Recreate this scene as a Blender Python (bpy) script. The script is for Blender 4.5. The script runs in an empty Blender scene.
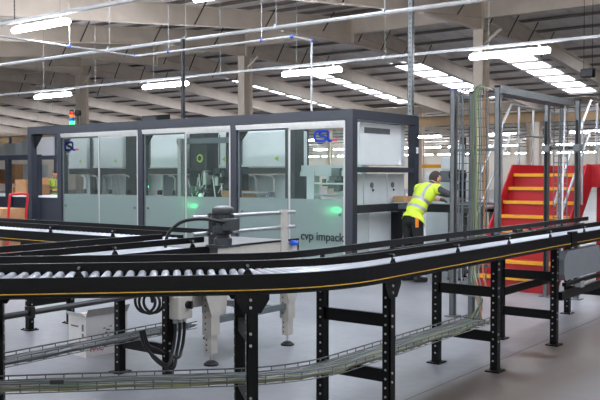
import bpy, bmesh, math, random
from mathutils import Vector, Matrix
random.seed(7)
S = bpy.context.scene
COL = S.collection
PI = math.pi

# ------------------------------------------------------------------ camera, world, exposure
TH = math.radians(37.07)
EYE = Vector((0, 0, 1.62))
FPX = 842.0
PITCH = math.atan(25 / FPX)
cam_data = bpy.data.cameras.new('camera')
cam_data.sensor_width = 36.0
cam_data.lens = FPX / 600 * 36
cam_data.clip_end = 300
cam = bpy.data.objects.new('camera', cam_data)
COL.objects.link(cam)
cam.location = EYE
cam.rotation_euler = (PI / 2 - PITCH, 0, TH)
S.camera = cam

world = bpy.data.worlds.new('world')
S.world = world
world.use_nodes = True
world.node_tree.nodes['Background'].inputs[0].default_value = (0.75, 0.85, 1.0, 1)
world.node_tree.nodes['Background'].inputs[1].default_value = 1.0

S.view_settings.view_transform = 'Standard'
S.view_settings.look = 'None'
S.view_settings.gamma = 1
S.view_settings.use_curve_mapping = False
S.view_settings.exposure = 0.1
try:
    S.cycles.use_denoising = True
    S.cycles.max_bounces = 8
    S.cycles.transparent_max_bounces = 24
    S.cycles.sample_clamp_indirect = 6
    S.cycles.caustics_reflective = False
    S.cycles.caustics_refractive = False
except Exception:
    pass
LAMP = 80.0          # emission of the batten diffusers
SKYL = 8.0           # emission of the daylight panels

# ------------------------------------------------------------------ helpers
def proj(p):
    d = Vector(p) - EYE
    F = Vector((-math.sin(TH) * math.cos(PITCH), math.cos(TH) * math.cos(PITCH), -math.sin(PITCH)))
    R = Vector((math.cos(TH), math.sin(TH), 0))
    U = R.cross(F)
    z = d.dot(F)
    return (300 + FPX * d.dot(R) / z, 200 - FPX * d.dot(U) / z, z)

def in_view(p, m=40):
    x, y, z = proj(p)
    return z > 0.5 and -m < x < 600 + m and -m < y < 400 + m

def lin(c):
    c = c / 255.0
    return c / 12.92 if c <= 0.04045 else ((c + 0.055) / 1.055) ** 2.4

MATS = {}
def mat(name, rgb, rough=0.5, metal=0.0, var=0.08, scale=6.0, bump=0.0, spec=0.5):
    m = bpy.data.materials.new(name)
    m.use_nodes = True
    nt = m.node_tree
    b = nt.nodes['Principled BSDF']
    b.inputs['Roughness'].default_value = rough
    b.inputs['Metallic'].default_value = metal
    b.inputs['Specular IOR Level'].default_value = spec
    c = [lin(v) for v in rgb]
    tc = nt.nodes.new('ShaderNodeTexCoord')
    nz = nt.nodes.new('ShaderNodeTexNoise')
    nz.inputs['Scale'].default_value = scale
    nz.inputs['Detail'].default_value = 4
    nt.links.new(tc.outputs['Object'], nz.inputs['Vector'])
    rp = nt.nodes.new('ShaderNodeValToRGB')
    rp.color_ramp.elements[0].position = 0.3
    rp.color_ramp.elements[1].position = 0.7
    rp.color_ramp.elements[0].color = (*[v * (1 - var) for v in c], 1)
    rp.color_ramp.elements[1].color = (*[min(1, v * (1 + var)) for v in c], 1)
    nt.links.new(nz.outputs['Fac'], rp.inputs['Fac'])
    nt.links.new(rp.outputs['Color'], b.inputs['Base Color'])
    if bump:
        bp = nt.nodes.new('ShaderNodeBump')
        bp.inputs['Strength'].default_value = bump
        bp.inputs['Distance'].default_value = 0.01
        nt.links.new(nz.outputs['Fac'], bp.inputs['Height'])
        nt.links.new(bp.outputs['Normal'], b.inputs['Normal'])
    MATS[name] = m
    return m

def emis(name, rgb, strength):
    m = bpy.data.materials.new(name)
    m.use_nodes = True
    nt = m.node_tree
    nt.nodes.clear()
    e = nt.nodes.new('ShaderNodeEmission')
    e.inputs[0].default_value = (*[lin(v) for v in rgb], 1)
    e.inputs[1].default_value = strength
    o = nt.nodes.new('ShaderNodeOutputMaterial')
    nt.links.new(e.outputs[0], o.inputs[0])
    MATS[name] = m
    return m

def glassy(name, tint, diffuse, opacity, gloss=0.06, rough=0.02, transl=0.0):
    m = bpy.data.materials.new(name)
    m.use_nodes = True
    nt = m.node_tree
    nt.nodes.clear()
    tr = nt.nodes.new('ShaderNodeBsdfTransparent')
    tr.inputs[0].default_value = (*tint, 1)
    df = nt.nodes.new('ShaderNodeBsdfDiffuse')
    df.inputs[0].default_value = (*diffuse, 1)
    tl = nt.nodes.new('ShaderNodeBsdfTranslucent')
    tl.inputs[0].default_value = (*diffuse, 1)
    md = nt.nodes.new('ShaderNodeMixShader'); md.inputs[0].default_value = transl
    nt.links.new(df.outputs[0], md.inputs[1]); nt.links.new(tl.outputs[0], md.inputs[2])
    m1 = nt.nodes.new('ShaderNodeMixShader'); m1.inputs[0].default_value = opacity
    nt.links.new(tr.outputs[0], m1.inputs[1]); nt.links.new(md.outputs[0], m1.inputs[2])
    gl = nt.nodes.new('ShaderNodeBsdfGlossy'); gl.inputs['Roughness'].default_value = rough
    fr = nt.nodes.new('ShaderNodeFresnel'); fr.inputs[0].default_value = 1.35
    mul = nt.nodes.new('ShaderNodeMath'); mul.operation = 'MULTIPLY'; mul.inputs[1].default_value = gloss * 10
    nt.links.new(fr.outputs[0], mul.inputs[0])
    m2 = nt.nodes.new('ShaderNodeMixShader')
    nt.links.new(mul.outputs[0], m2.inputs[0])
    nt.links.new(m1.outputs[0], m2.inputs[1]); nt.links.new(gl.outputs[0], m2.inputs[2])
    o = nt.nodes.new('ShaderNodeOutputMaterial')
    nt.links.new(m2.outputs[0], o.inputs[0])
    MATS[name] = m
    return m

WOFF = {}
class MB:
    """collects simple solids; build() links them as one mesh object"""
    def __init__(s):
        s.v, s.f, s.mi = [], [], []
        s.cur = 0
    def add(s, vs, fs):
        o = len(s.v)
        s.v += [tuple(v) for v in vs]
        for f in fs:
            s.f.append([i + o for i in f]); s.mi.append(s.cur)
        return s
    def hexa(s, p):
        return s.add(p, [(0, 3, 2, 1), (4, 5, 6, 7), (0, 1, 5, 4), (1, 2, 6, 5), (2, 3, 7, 6), (3, 0, 4, 7)])
    def box(s, lo, hi):
        x0, y0, z0 = lo; x1, y1, z1 = hi
        return s.hexa([(x0, y0, z0), (x1, y0, z0), (x1, y1, z0), (x0, y1, z0), (x0, y0, z1), (x1, y0, z1), (x1, y1, z1), (x0, y1, z1)])
    def cbox(s, c, size, rz=0.0, rx=0.0):
        M = Matrix.Rotation(rz, 3, 'Z') @ Matrix.Rotation(rx, 3, 'X')
        a, b, d = size[0] / 2, size[1] / 2, size[2] / 2
        c = Vector(c)
        return s.hexa([c + M @ Vector(q) for q in ((-a, -b, -d), (a, -b, -d), (a, b, -d), (-a, b, -d), (-a, -b, d), (a, -b, d), (a, b, d), (-a, b, d))])
    def rbox(s, lo, hi, r=0.01):
        """box with chamfered vertical edges and top"""
        x0, y0, z0 = lo; x1, y1, z1 = hi
        def ring(i, z):
            return [(x0 + r + i, y0 + i, z), (x1 - r - i, y0 + i, z), (x1 - i, y0 + r + i, z), (x1 - i, y1 - r - i, z), (x1 - r - i, y1 - i, z), (x0 + r + i, y1 - i, z), (x0 + i, y1 - r - i, z), (x0 + i, y0 + r + i, z)]
        rings = [ring(r * .6, z0), ring(0, z0 + r), ring(0, z1 - r), ring(r * .6, z1)]
        vs = sum(rings, [])
        fs = [tuple(range(7, -1, -1)), tuple(range(24, 32))]
        for k in range(3):
            for i in range(8):
                j = (i + 1) % 8
                fs.append((k * 8 + i, k * 8 + j, k * 8 + 8 + j, k * 8 + 8 + i))
        return s.add(vs, fs)
    def extr(s, poly, vec):
        n = len(poly); vec = Vector(vec)
        vs = [Vector(p) for p in poly] + [Vector(p) + vec for p in poly]
        fs = [tuple(range(n - 1, -1, -1)), tuple(range(n, 2 * n))] + [(i, (i + 1) % n, n + (i + 1) % n, n + i) for i in range(n)]
        return s.add(vs, fs)
    def cyl(s, p0, p1, r, n=10, r2=None):
        return s.tube([p0, p1], r, n, r2=r2)
    def tube(s, pts, r, n=8, r2=None):
        pts = [Vector(p) for p in pts]
        k = len(pts)
        tan = []
        for i in range(k):
            t = pts[min(i + 1, k - 1)] - pts[max(i - 1, 0)]
            tan.append(t.normalized())
        ref = Vector((0, 0, 1)) if abs(tan[0].z) < 0.9 else Vector((1, 0, 0))
        a = tan[0].cross(ref).normalized()
        vs = []
        for i in range(k):
            a = (a - tan[i] * a.dot(tan[i])).normalized()
            b = tan[i].cross(a)
            rr = r if r2 is None else r + (r2 - r) * i / (k - 1)
            for j in range(n):
                q = 2 * PI * j / n
                vs.append(pts[i] + (a * math.cos(q) + b * math.sin(q)) * rr)
        fs = [tuple(range(n)), tuple(range((k - 1) * n + n - 1, (k - 1) * n - 1, -1))]
        for i in range(k - 1):
            for j in range(n):
                j2 = (j + 1) % n
                fs.append((i * n + j, (i + 1) * n + j, (i + 1) * n + j2, i * n + j2))
        return s.add(vs, fs)
    def lathe(s, prof, c=(0, 0, 0), n=16):
        c = Vector(c); vs = []; fs = []
        for r, z in prof:
            for j in range(n):
                q = 2 * PI * j / n
                vs.append(c + Vector((r * math.cos(q), r * math.sin(q), z)))
        k = len(prof)
        fs.append(tuple(range(n - 1, -1, -1))); fs.append(tuple(range((k - 1) * n, k * n)))
        for i in range(k - 1):
            for j in range(n):
                j2 = (j + 1) % n
                fs.append((i * n + j, i * n + j2, (i + 1) * n + j2, (i + 1) * n + j))
        return s.add(vs, fs)
    def ell(s, c, r, rot=None, nu=12, nv=8):
        c = Vector(c); vs = []; fs = []
        M = rot or Matrix.Identity(3)
        for i in range(1, nv):
            a = PI * i / nv
            for j in range(nu):
                b = 2 * PI * j / nu
                vs.append(c + M @ Vector((r[0] * math.sin(a) * math.cos(b), r[1] * math.sin(a) * math.sin(b), r[2] * math.cos(a))))
        t = len(vs); vs.append(c + M @ Vector((0, 0, r[2]))); vs.append(c + M @ Vector((0, 0, -r[2])))
        for i in range(nv - 2):
            for j in range(nu):
                j2 = (j + 1) % nu
                fs.append((i * nu + j, (i + 1) * nu + j, (i + 1) * nu + j2, i * nu + j2))
        for j in range(nu):
            j2 = (j + 1) % nu
            fs.append((t, j, j2)); fs.append((t + 1, (nv - 2) * nu + j2, (nv - 2) * nu + j))
        return s.add(vs, fs)
    def sweep(s, path, off, w, z0, z1):
        """rectangular bar along a plan path [(p, tangent)], at a lateral offset to the right"""
        k = len(path); vs = []
        for p, t in path:
            nrm = Vector((t.y, -t.x, 0))
            a = p + nrm * (off - w / 2); b = p + nrm * (off + w / 2)
            vs += [(a.x, a.y, z0), (b.x, b.y, z0), (b.x, b.y, z1), (a.x, a.y, z1)]
        fs = [(0, 1, 2, 3), tuple((k - 1) * 4 + i for i in (3, 2, 1, 0))]
        for i in range(k - 1):
            for j in range(4):
                j2 = (j + 1) % 4
                fs.append((i * 4 + j, (i + 1) * 4 + j, (i + 1) * 4 + j2, i * 4 + j2))
        return s.add(vs, fs)
    def mesh(s, name, mats, off=(0, 0, 0), smooth=False):
        me = bpy.data.meshes.new(name)
        o = Vector(off)
        me.from_pydata([Vector(v) - o for v in s.v], [], s.f)
        for m in (mats if isinstance(mats, (list, tuple)) else [mats]):
            me.materials.append(MATS[m] if isinstance(m, str) else m)
        me.polygons.foreach_set('material_index', s.mi)
        bm = bmesh.new(); bm.from_mesh(me)
        bmesh.ops.recalc_face_normals(bm, faces=bm.faces)
        bm.to_mesh(me); bm.free()
        if smooth:
            me.polygons.foreach_set('use_smooth', [True] * len(me.polygons))
            try:
                me.set_sharp_from_angle(angle=math.radians(40))
            except Exception:
                pass
        me.update()
        return me
    def build(s, name, mats, parent=None, local=False, smooth=False):
        """parts are given in world space unless local=True"""
        off = Vector((0, 0, 0)) if (local or parent is None) else WOFF.get(parent.name, Vector((0, 0, 0)))
        me = s.mesh(name, mats, off, smooth)
        o = bpy.data.objects.new(name, me)
        COL.objects.link(o)
        if parent is not None:
            o.parent = parent
            WOFF[o.name] = WOFF.get(parent.name, Vector((0, 0, 0)))
        return o

def tag(o, label=None, cat=None, group=None, kind=None):
    if label: o['label'] = label
    if cat: o['category'] = cat
    if group: o['group'] = group
    if kind: o['kind'] = kind
    return o

def thing(name, label, cat, loc=(0, 0, 0), rz=0.0, group=None):
    o = bpy.data.objects.new(name, None)
    o.empty_display_size = 0.1
    COL.objects.link(o)
    o.location = loc; o.rotation_euler = (0, 0, rz)
    WOFF[o.name] = Vector(loc)
    return tag(o, label, cat, group)

def inst(name, me, parent, loc, rz=0.0, label=None):
    """a part that shares mesh data; loc in the parent's space"""
    o = bpy.data.objects.new(name, me)
    COL.objects.link(o)
    o.parent = parent; o.location = loc; o.rotation_euler = (0, 0, rz)
    WOFF[o.name] = WOFF.get(parent.name, Vector((0, 0, 0))) + Vector(loc)
    if label: o['label'] = label
    return o

def text_mesh(body, size, name, material, M, parent, depth=0.002, shear=0.0, space=1.0, off=0.0):
    cu = bpy.data.curves.new(name, 'FONT')
    cu.body = body; cu.size = size; cu.extrude = depth; cu.shear = shear; cu.space_character = space
    cu.offset = off
    cu.align_x = 'CENTER'; cu.align_y = 'CENTER'
    t = bpy.data.objects.new(name + '_src', cu)
    COL.objects.link(t)
    dg = bpy.context.evaluated_depsgraph_get()
    me = bpy.data.meshes.new_from_object(t.evaluated_get(dg))
    bpy.data.objects.remove(t); bpy.data.curves.remove(cu)
    me.name = name
    me.transform(M)
    me.materials.clear(); me.materials.append(MATS[material])
    o = bpy.data.objects.new(name, me)
    COL.objects.link(o)
    if parent is not None:
        me.transform(Matrix.Translation(-WOFF.get(parent.name, Vector((0, 0, 0)))))
        o.parent = parent
    return o

# ------------------------------------------------------------------ materials
mat('black_steel', (8, 8, 9), 0.4, 0.0, 0.15, 20, 0, 0.22)
mat('dark_grey_steel', (44, 45, 46), 0.4, 0.0, 0.1, 14)
mat('stripe_yellow', (196, 156, 44), 0.45, 0.0, 0.08, 30)
mat('roller_zinc', (168, 172, 180), 0.3, 0.55, 0.08, 20)
mat('roller_dull', (112, 112, 112), 0.5)
mat('zinc', (176, 178, 178), 0.35, 0.6, 0.1, 25)
mat('galv', (106, 109, 110), 0.42, 0.45, 0.12, 30)
mat('steel_tube', (158, 160, 162), 0.3, 0.6, 0.06, 12)
mat('machine_frame', (42, 46, 55), 0.42, 0.0, 0.06, 10)
mat('alu', (190, 190, 186), 0.35, 0.4, 0.06, 12)
mat('cabinet_white', (214, 220, 220), 0.45, 0.0, 0.03, 4)
mat('panel_pale', (186, 194, 194), 0.5, 0.0, 0.05, 4)
mat('equip_grey', (98, 105, 107), 0.45, 0.2, 0.12, 16)
mat('equip_dark', (36, 39, 43), 0.45, 0.0, 0.12, 16)
mat('beige_unit', (172, 168, 160), 0.45, 0.0, 0.06, 10)
mat('beam_beige', (220, 206, 190), 0.6, 0.0, 0.06, 2)
mat('joint_grey', (86, 82, 80), 0.6)
mat('roof_sheet', (238, 228, 218), 0.6, 0.0, 0.08, 1.5)
mat('purlin_grey', (112, 104, 98), 0.55, 0.1, 0.1, 3)
mat('brace_dark', (30, 26, 24), 0.6)
mat('wall_cream', (212, 204, 192), 0.7, 0.0, 0.03, 0.8)
mat('trim_tan', (150, 122, 88), 0.6)
mat('conduit_white', (176, 176, 176), 0.4, 0.2, 0.05, 8)
mat('lamp_body', (205, 206, 208), 0.4)
mat('stair_red', (158, 16, 26), 0.45, 0.0, 0.08, 6)
mat('nosing_yellow', (214, 150, 22), 0.5, 0.0, 0.08, 10)
mat('red_paint', (196, 30, 34), 0.4)
mat('cardboard', (178, 136, 96), 0.75, 0.0, 0.08, 6)
mat('cardboard_dark', (150, 110, 76), 0.75, 0.0, 0.08, 6)
mat('white_card', (206, 204, 202), 0.6, 0.0, 0.04, 8)
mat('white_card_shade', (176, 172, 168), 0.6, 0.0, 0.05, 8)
mat('tape_brown', (150, 100, 40), 0.4)
mat('motor_grey', (54, 58, 61), 0.42, 0.1, 0.12, 25)
mat('hose_black', (14, 14, 15), 0.45, 0.0, 0.1, 40)
mat('rubber_black', (13, 13, 13), 0.6, 0, .1, 6, 0, .3)
mat('blue_plastic', (30, 80, 190), 0.4)
mat('logo_blue', (20, 70, 200), 0.4)
mat('logo_red', (206, 80, 84), 0.4)
mat('ink_black', (24, 34, 36), 0.5)
mat('green_label', (170, 200, 60), 0.5)
mat('cable_green', (78, 102, 66), 0.5)
mat('cable_yellow', (132, 134, 92), 0.5)
mat('cable_black', (26, 26, 28), 0.5)
mat('cable_grey', (98, 100, 98), 0.5)
mat('cable_blue', (50, 70, 160), 0.5)
mat('cable_brown', (150, 110, 70), 0.5)
mat('hivis', (188, 212, 50), 0.65, 0.0, 0.06, 14, 0.3)
mat('reflective', (150, 152, 156), 0.4, 0.2, 0.05, 20)
mat('skin', (196, 146, 122), 0.55)
mat('hair_dark', (44, 34, 30), 0.7, 0.0, 0.25, 60, 0.4)
mat('shirt_grey', (70, 72, 80), 0.8, 0.0, 0.1, 16, 0.3)
mat('trouser_black', (14, 14, 16), 0.8, 0.0, 0.15, 16, 0.3)
mat('shoe_black', (20, 20, 20), 0.5)
mat('glove_grey', (70, 66, 66), 0.7)
mat('orange_plastic', (230, 130, 40), 0.5)
mat('beacon_red', (200, 30, 30), 0.25)
mat('beacon_amber', (235, 150, 30), 0.25)
mat('beacon_blue', (30, 70, 200), 0.25)
mat('rack_blue', (92, 100, 118), 0.5)
mat('rack_orange', (206, 110, 50), 0.5)
mat('box_red', (170, 60, 60), 0.6)
mat('box_white', (210, 206, 206), 0.6)
mat('table_white', (226, 226, 228), 0.4, 0.0, 0.02, 6)
mat('screen_dark', (40, 42, 46), 0.25)
mat('grey_plate', (112, 116, 120), 0.42, 0.1, 0.06, 8)
emis('lamp_glow', (240, 246, 255), LAMP)
emis('skylight_glow', (232, 240, 255), SKYL)
emis('green_glow', (60, 255, 150), 45.0)
emis('beacon_green', (60, 255, 150), 4.0)
glassy('glass', (0.94, 0.975, 0.96), (0.45, 0.55, 0.52), 0.035, 0.045)
glassy('frosted', (0.80, 0.92, 0.88), (0.31, 0.39, 0.37), 0.86, 0.05, 0.25, 0.4)

def floor_material():
    m = bpy.data.materials.new('floor_resin')
    m.use_nodes = True
    nt = m.node_tree; L = nt.links; N = nt.nodes
    b = N['Principled BSDF']
    tc = N.new('ShaderNodeTexCoord')
    n1 = N.new('ShaderNodeTexNoise'); n1.inputs['Scale'].default_value = 0.7; n1.inputs['Detail'].default_value = 6
    n2 = N.new('ShaderNodeTexNoise'); n2.inputs['Scale'].default_value = 9; n2.inputs['Detail'].default_value = 5
    L.new(tc.outputs['Object'], n1.inputs['Vector']); L.new(tc.outputs['Object'], n2.inputs['Vector'])
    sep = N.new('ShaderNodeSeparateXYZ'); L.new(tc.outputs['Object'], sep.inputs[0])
    # a darker brown lane mixed into the colour along the conveyor: -3.1 < x < -2.3, edges broken by noise
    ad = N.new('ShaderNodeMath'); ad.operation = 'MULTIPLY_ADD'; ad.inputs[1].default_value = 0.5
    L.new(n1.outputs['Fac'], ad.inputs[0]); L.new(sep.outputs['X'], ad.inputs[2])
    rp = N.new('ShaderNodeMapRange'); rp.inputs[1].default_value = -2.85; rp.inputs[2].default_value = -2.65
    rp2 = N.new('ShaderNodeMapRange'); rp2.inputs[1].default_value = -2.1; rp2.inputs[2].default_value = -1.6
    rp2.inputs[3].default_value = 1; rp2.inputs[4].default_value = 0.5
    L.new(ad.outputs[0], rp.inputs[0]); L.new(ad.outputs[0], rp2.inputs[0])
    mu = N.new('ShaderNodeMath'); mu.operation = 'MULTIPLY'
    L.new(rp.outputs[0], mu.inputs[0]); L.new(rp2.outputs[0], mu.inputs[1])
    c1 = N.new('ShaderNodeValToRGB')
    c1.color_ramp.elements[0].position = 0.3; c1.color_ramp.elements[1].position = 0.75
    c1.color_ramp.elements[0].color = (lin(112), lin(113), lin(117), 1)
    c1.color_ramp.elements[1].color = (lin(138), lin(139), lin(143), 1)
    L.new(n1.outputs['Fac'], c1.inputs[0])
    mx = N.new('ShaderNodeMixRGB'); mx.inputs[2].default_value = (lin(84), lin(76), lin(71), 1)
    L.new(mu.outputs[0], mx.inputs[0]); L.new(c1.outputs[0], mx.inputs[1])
    m2 = N.new('ShaderNodeMixRGB'); m2.blend_type = 'MULTIPLY'; m2.inputs[0].default_value = 0.25
    c2 = N.new('ShaderNodeValToRGB'); c2.color_ramp.elements[0].position = 0.35; c2.color_ramp.elements[1].position = 0.6
    c2.color_ramp.elements[0].color = (0.6, 0.6, 0.6, 1)
    L.new(n2.outputs['Fac'], c2.inputs[0])
    L.new(mx.outputs[0], m2.inputs[1]); L.new(c2.outputs[0], m2.inputs[2])
    L.new(m2.outputs[0], b.inputs['Base Color'])
    b.inputs['Roughness'].default_value = 0.38
    MATS['floor_resin'] = m
floor_material()

# ------------------------------------------------------------------ the hall
XL, XR, YF, YB = -76.0, 14.0, -22.0, 88.0
YR, YV0, YV1, YR2 = 22.7, 1.0, 38.6, 60.0
def zroof(y):
    if y <= YV0: return zroof(YV0 + 1e-6) + 0.105 * (YV0 - y)
    if y <= YR: return 6.85 - 0.105 * (YR - y)
    if y <= YV1: return 6.85 - 0.095 * (y - YR)
    if y <= YR2: return zroof(YV1) + 0.095 * (y - YV1)
    return zroof(YR2) - 0.095 * (y - YR2)

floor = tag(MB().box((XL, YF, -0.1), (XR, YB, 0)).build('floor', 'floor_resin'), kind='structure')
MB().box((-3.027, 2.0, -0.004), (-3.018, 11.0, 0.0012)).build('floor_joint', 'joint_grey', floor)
wb = tag(MB().box((XL, YB, 0), (XR, YB + 0.2, 7.5)).build('wall_back', 'wall_cream'), kind='structure')
wl = tag(MB().box((XL - 0.2, YF, 0), (XL, YB, 7.5)).build('wall_left', 'wall_cream'), kind='structure')
tag(MB().box((XR, YF, 0), (XR + 0.2, YB, 7.5)).build('wall_right', 'wall_cream'), kind='structure')
tag(MB().box((XL, YF - 0.2, 0), (XR, YF, 7.5)).build('wall_front', 'wall_cream'), kind='structure')
joint = MB().box((-0.04, -0.02, 0), (0.04, 0, 5.2)).mesh('wall_joint', 'beam_beige')
for k in range(20):
    inst('wall_joint', joint, wb, (-66 + k * 3.6, YB, 0))

# roof sheet with ribs along the slope
m = MB()
segs = [YF, YV0, YR, YV1, YR2, YB]
pitch = 0.6
for a, b in zip(segs[:-1], segs[1:]):
    za, zb = zroof(a + 1e-4) if a != YF else zroof(a), zroof(b - 1e-4)
    prof = []
    x = XL
    while x < XR:
        prof += [(x, 0.0), (x + pitch * .62, 0.0), (x + pitch * .72, 0.05), (x + pitch * .9, 0.05)]
        x += pitch
    prof.append((x, 0.0))
    n = len(prof)
    m.add([(px, a, za + pz) for px, pz in prof] + [(px, b, zb + pz) for px, pz in prof],
          [(i, i + 1, n + i + 1, n + i) for i in range(n - 1)])
ceiling = tag(m.build('ceiling', 'roof_sheet'), kind='structure')
# solid outer skin, so that no sky shines through the ribs
# purlins
def purlin(y, d=0.095):
    z = zroof(y) - 0.005
    mm = MB()
    mm.box((XL, y - 0.02, z - d), (XR, y + 0.02, z))
    mm.box((XL, y - 0.07, z - d), (XR, y, z - d + 0.012))
    return mm.build('purlin', 'purlin_grey', ceiling)
PY = []
for a, b in ((YV0 + .5, YR - .3), (YR + .3, YV1 - .4)):
    n = int(round((b - a) / 1.4))
    PY += [a + (b - a) * i / n for i in range(n + 1)]
for y in PY: purlin(y)
for a, b in ((YF + .5, YV0 - .4), (YV1 + .5, YR2 - .4), (YR2 + .4, YB - .5)):
    n = int(round((b - a) / 2.2))
    for i in range(n + 1): purlin(a + (b - a) * i / n)

FX = [-10.57 + 4.5 * k for k in range(-14, 6)]
RD = 0.5                                              # rafter depth, hung under the purlins
def rafter(x, ya, yb):
    mm = MB()
    za, zb = zroof(ya) - 0.2, zroof(yb) - 0.2
    for (w, d0, d1) in ((0.012, RD, 0.0), (0.10, RD, RD - 0.022), (0.10, 0.022, 0.0)):
        mm.extr([(x - w, ya, za - d0), (x - w, ya, za - d1), (x - w, yb, zb - d1), (x - w, yb, zb - d0)], (2 * w, 0, 0))
    return mm.build('rafter', 'beam_beige', ceiling)
def haunch(x, yr, s, L=3.6, dh=0.32):
    """deepening of the rafter towards its support; s = side of the support"""
    mm = MB()
    zr = zroof(yr) - 0.2 - RD
    ze = zroof(yr + s * L) - 0.2 - RD
    mm.extr([(x - 0.012, yr, zr), (x - 0.012, yr + s * L, ze), (x - 0.012, yr, zr - dh)], (0.024, 0, 0))
    mm.extr([(x - 0.1, yr, zr - dh), (x - 0.1, yr + s * L, ze), (x - 0.1, yr + s * L, ze - 0.025), (x - 0.1, yr, zr - dh - 0.025)], (0.2, 0, 0))
    return mm.build('haunch', 'beam_beige', ceiling)
for x in FX:
    for a, b in ((YV0, YR), (YR, YV1)):
        rafter(x, a, b)
    if in_view((x, YR, 6), 260):
        haunch(x, YR, -1); haunch(x, YR, 1)
        MB().box((x - 0.1, YR - 0.03, zroof(YR) - 1.03), (x + 0.1, YR + 0.03, zroof(YR) - 0.2)).build('stiffener', 'beam_beige', ceiling)
for x in FX[::2]:
    rafter(x, YF, YV0); rafter(x, YV1, YR2); rafter(x, YR2, YB)
# fly braces from the rafters to the purlins
for x in FX:
    for y in PY:
        z = zroof(y)
        if y < YR and PY.index(y) % 2: continue
        if (-9 < y - YR < 4.6) and in_view((x, y, z - 0.7), 30):
            MB().tube([(x + 0.06, y, z - 0.2 - RD - (.2 if y > YR else 0)), (x + 0.5, y, z - 0.13)], 0.02, 5).build('fly_brace', 'brace_dark', ceiling)
# spine beams that carry the frames between columns
zb = zroof(YR) - 0.2
for y, zt, mt in ((YR, zroof(YR) - 0.22, 'beam_beige'), (YV1, zroof(YV1) - 0.72, 'trim_tan')):
    mm = MB()
    mm.box((XL, y - 0.012, zt - 0.5), (XR, y + 0.012, zt)).box((XL, y - 0.1, zt - 0.5), (XR, y + 0.1, zt - 0.478)).box((XL, y - 0.1, zt - .02), (XR, y + 0.1, zt))
    mm.build('spine_beam', mt, ceiling)
# daylight panels between the purlins, one strip in the middle of each bay
for k in range(len(FX) - 1):
    xm = (FX[k] + FX[k + 1]) / 2
    for y0, y1 in zip(PY[:-1], PY[1:]):
        ym = (y0 + y1) / 2
        if not ((29.3 < ym < 38.2) or (2.5 < ym < 14)): continue
        if ym > 20 and not in_view((xm, ym, zroof(ym)), 60): continue
        if ym < 20 and not (-26 < xm < 8): continue
        za, zc = zroof(y0 + .06) - 0.012, zroof(y1 - .06) - 0.012
        MB().hexa([(xm - .6, y0 + .06, za - .01), (xm + .6, y0 + .06, za - .01), (xm + .6, y1 - .06, zc - .01), (xm - .6, y1 - .06, zc - .01),
                   (xm - .6, y0 + .06, za), (xm + .6, y0 + .06, za), (xm + .6, y1 - .06, zc), (xm - .6, y1 - .06, zc)]).build('skylight_panel', 'skylight_glow', ceiling)

# columns
def column(x, y, ztop, label, group=None):
    t = thing('steel_column', label, 'column', (x, y, 0), group=group)
    mm = MB()
    mm.box((-0.012, -0.22, 0), (0.012, 0.22, ztop))
    mm.box((-0.15, -0.23, 0), (0.15, -0.205, ztop)).box((-0.15, 0.205, 0), (0.15, 0.23, ztop))
    mm.build('shaft', 'beam_beige', t, True)
    MB().box((-0.2, -0.28, 0), (0.2, 0.28, 0.03)).build('base_plate', 'beam_beige', t, True)
    MB().box((-0.17, -0.25, ztop - 0.03), (0.17, 0.25, ztop)).build('cap_plate', 'beam_beige', t, True)
    MB().extr([(0.02, -0.03, ztop - 0.45), (0.02, 0.03, ztop - 0.45), (0.02, 0.03, ztop - 0.35), (0.02, -0.03, ztop - 0.35)], (0.02, 0, 0)).tube([(0.1, 0, ztop - 0.4), (0.6, 0, ztop - 0.02)], 0.05, 6).build('knee_brace', 'beam_beige', t, True)
ztop = zroof(YR) - 0.2 - RD - 0.345
for x, lab in ((-10.57, 'beige steel roof column nearest the red staircase'), (-19.57, 'beige steel roof column rising behind the middle of the glass machine'),
               (-28.57, 'beige steel roof column farthest left, behind the signal beacon')):
    column(x, YR, ztop, lab)
for y in (YV1, YR2):
    for x in FX[1::2]:
        if in_view((x, y, 3), 10):
            column(x, y, zroof(y) - 0.2 - RD - (0.52 if y == YV1 else 0.02), 'distant beige steel column far behind the machine', 'far roof columns')

# ------------------------------------------------------------------ lighting rows
def batten_meshes():
    h = MB(); h.box((-0.74, -0.022, 0.058), (0.74, 0.022, 0.085))
    h.box((-0.6, -0.015, 0.085), (-0.55, 0.015, 0.13)).box((0.55, -0.015, 0.085), (0.6, 0.015, 0.13))
    d = MB(); n = 10
    d.extr([(-0.76, .062 * math.cos(2 * PI * (k + .5) / n), .01 + .05 * math.sin(2 * PI * (k + .5) / n)) for k in range(n)], (1.52, 0, 0))
    return h.mesh('housing', 'lamp_body'), d.mesh('diffuser', 'lamp_glow')
HM, DM = batten_meshes()
ROD = MB().tube([(0, 0, 0), (0, 0, 1)], 0.008, 4).mesh('hanger_rod', 'zinc')
def batten(x, y, z, label, group=None, rods=False):
    t = thing('batten_light', label, 'ceiling light', (x, y, z), group=group)
    inst('housing', HM, t, (0, 0, 0)); inst('diffuser', DM, t, (0, 0, 0))
    if rods:
        for dx in (-.575, .575):
            inst('hanger_rod', ROD, t, (dx, 0, .085)).scale = (1, 1, zroof(y) - 0.01 - z - .085)
ZL = 3.83
near_labels = {-6.3: 'long lit batten lamp above the cable posts, at right', -10.8: 'lit batten lamp above the middle of the glass machine',
               -15.3: 'lit batten lamp above the black box on the machine roof', -19.8: 'lit batten lamp above the signal beacon'}
for k in range(-12, 4):
    x = -6.3 + 4.5 * k
    key = round(x, 1)
    if key in near_labels: batten(x, 14.7, ZL, near_labels[key])
    elif x > -28: batten(x, 14.7, ZL, 'lit batten lamp on the lighting conduit over the machine, outside the view', 'lamps outside the view')
batten(-12.5, 9.04, 4.2, 'lit batten lamp hanging in the upper left corner')
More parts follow.
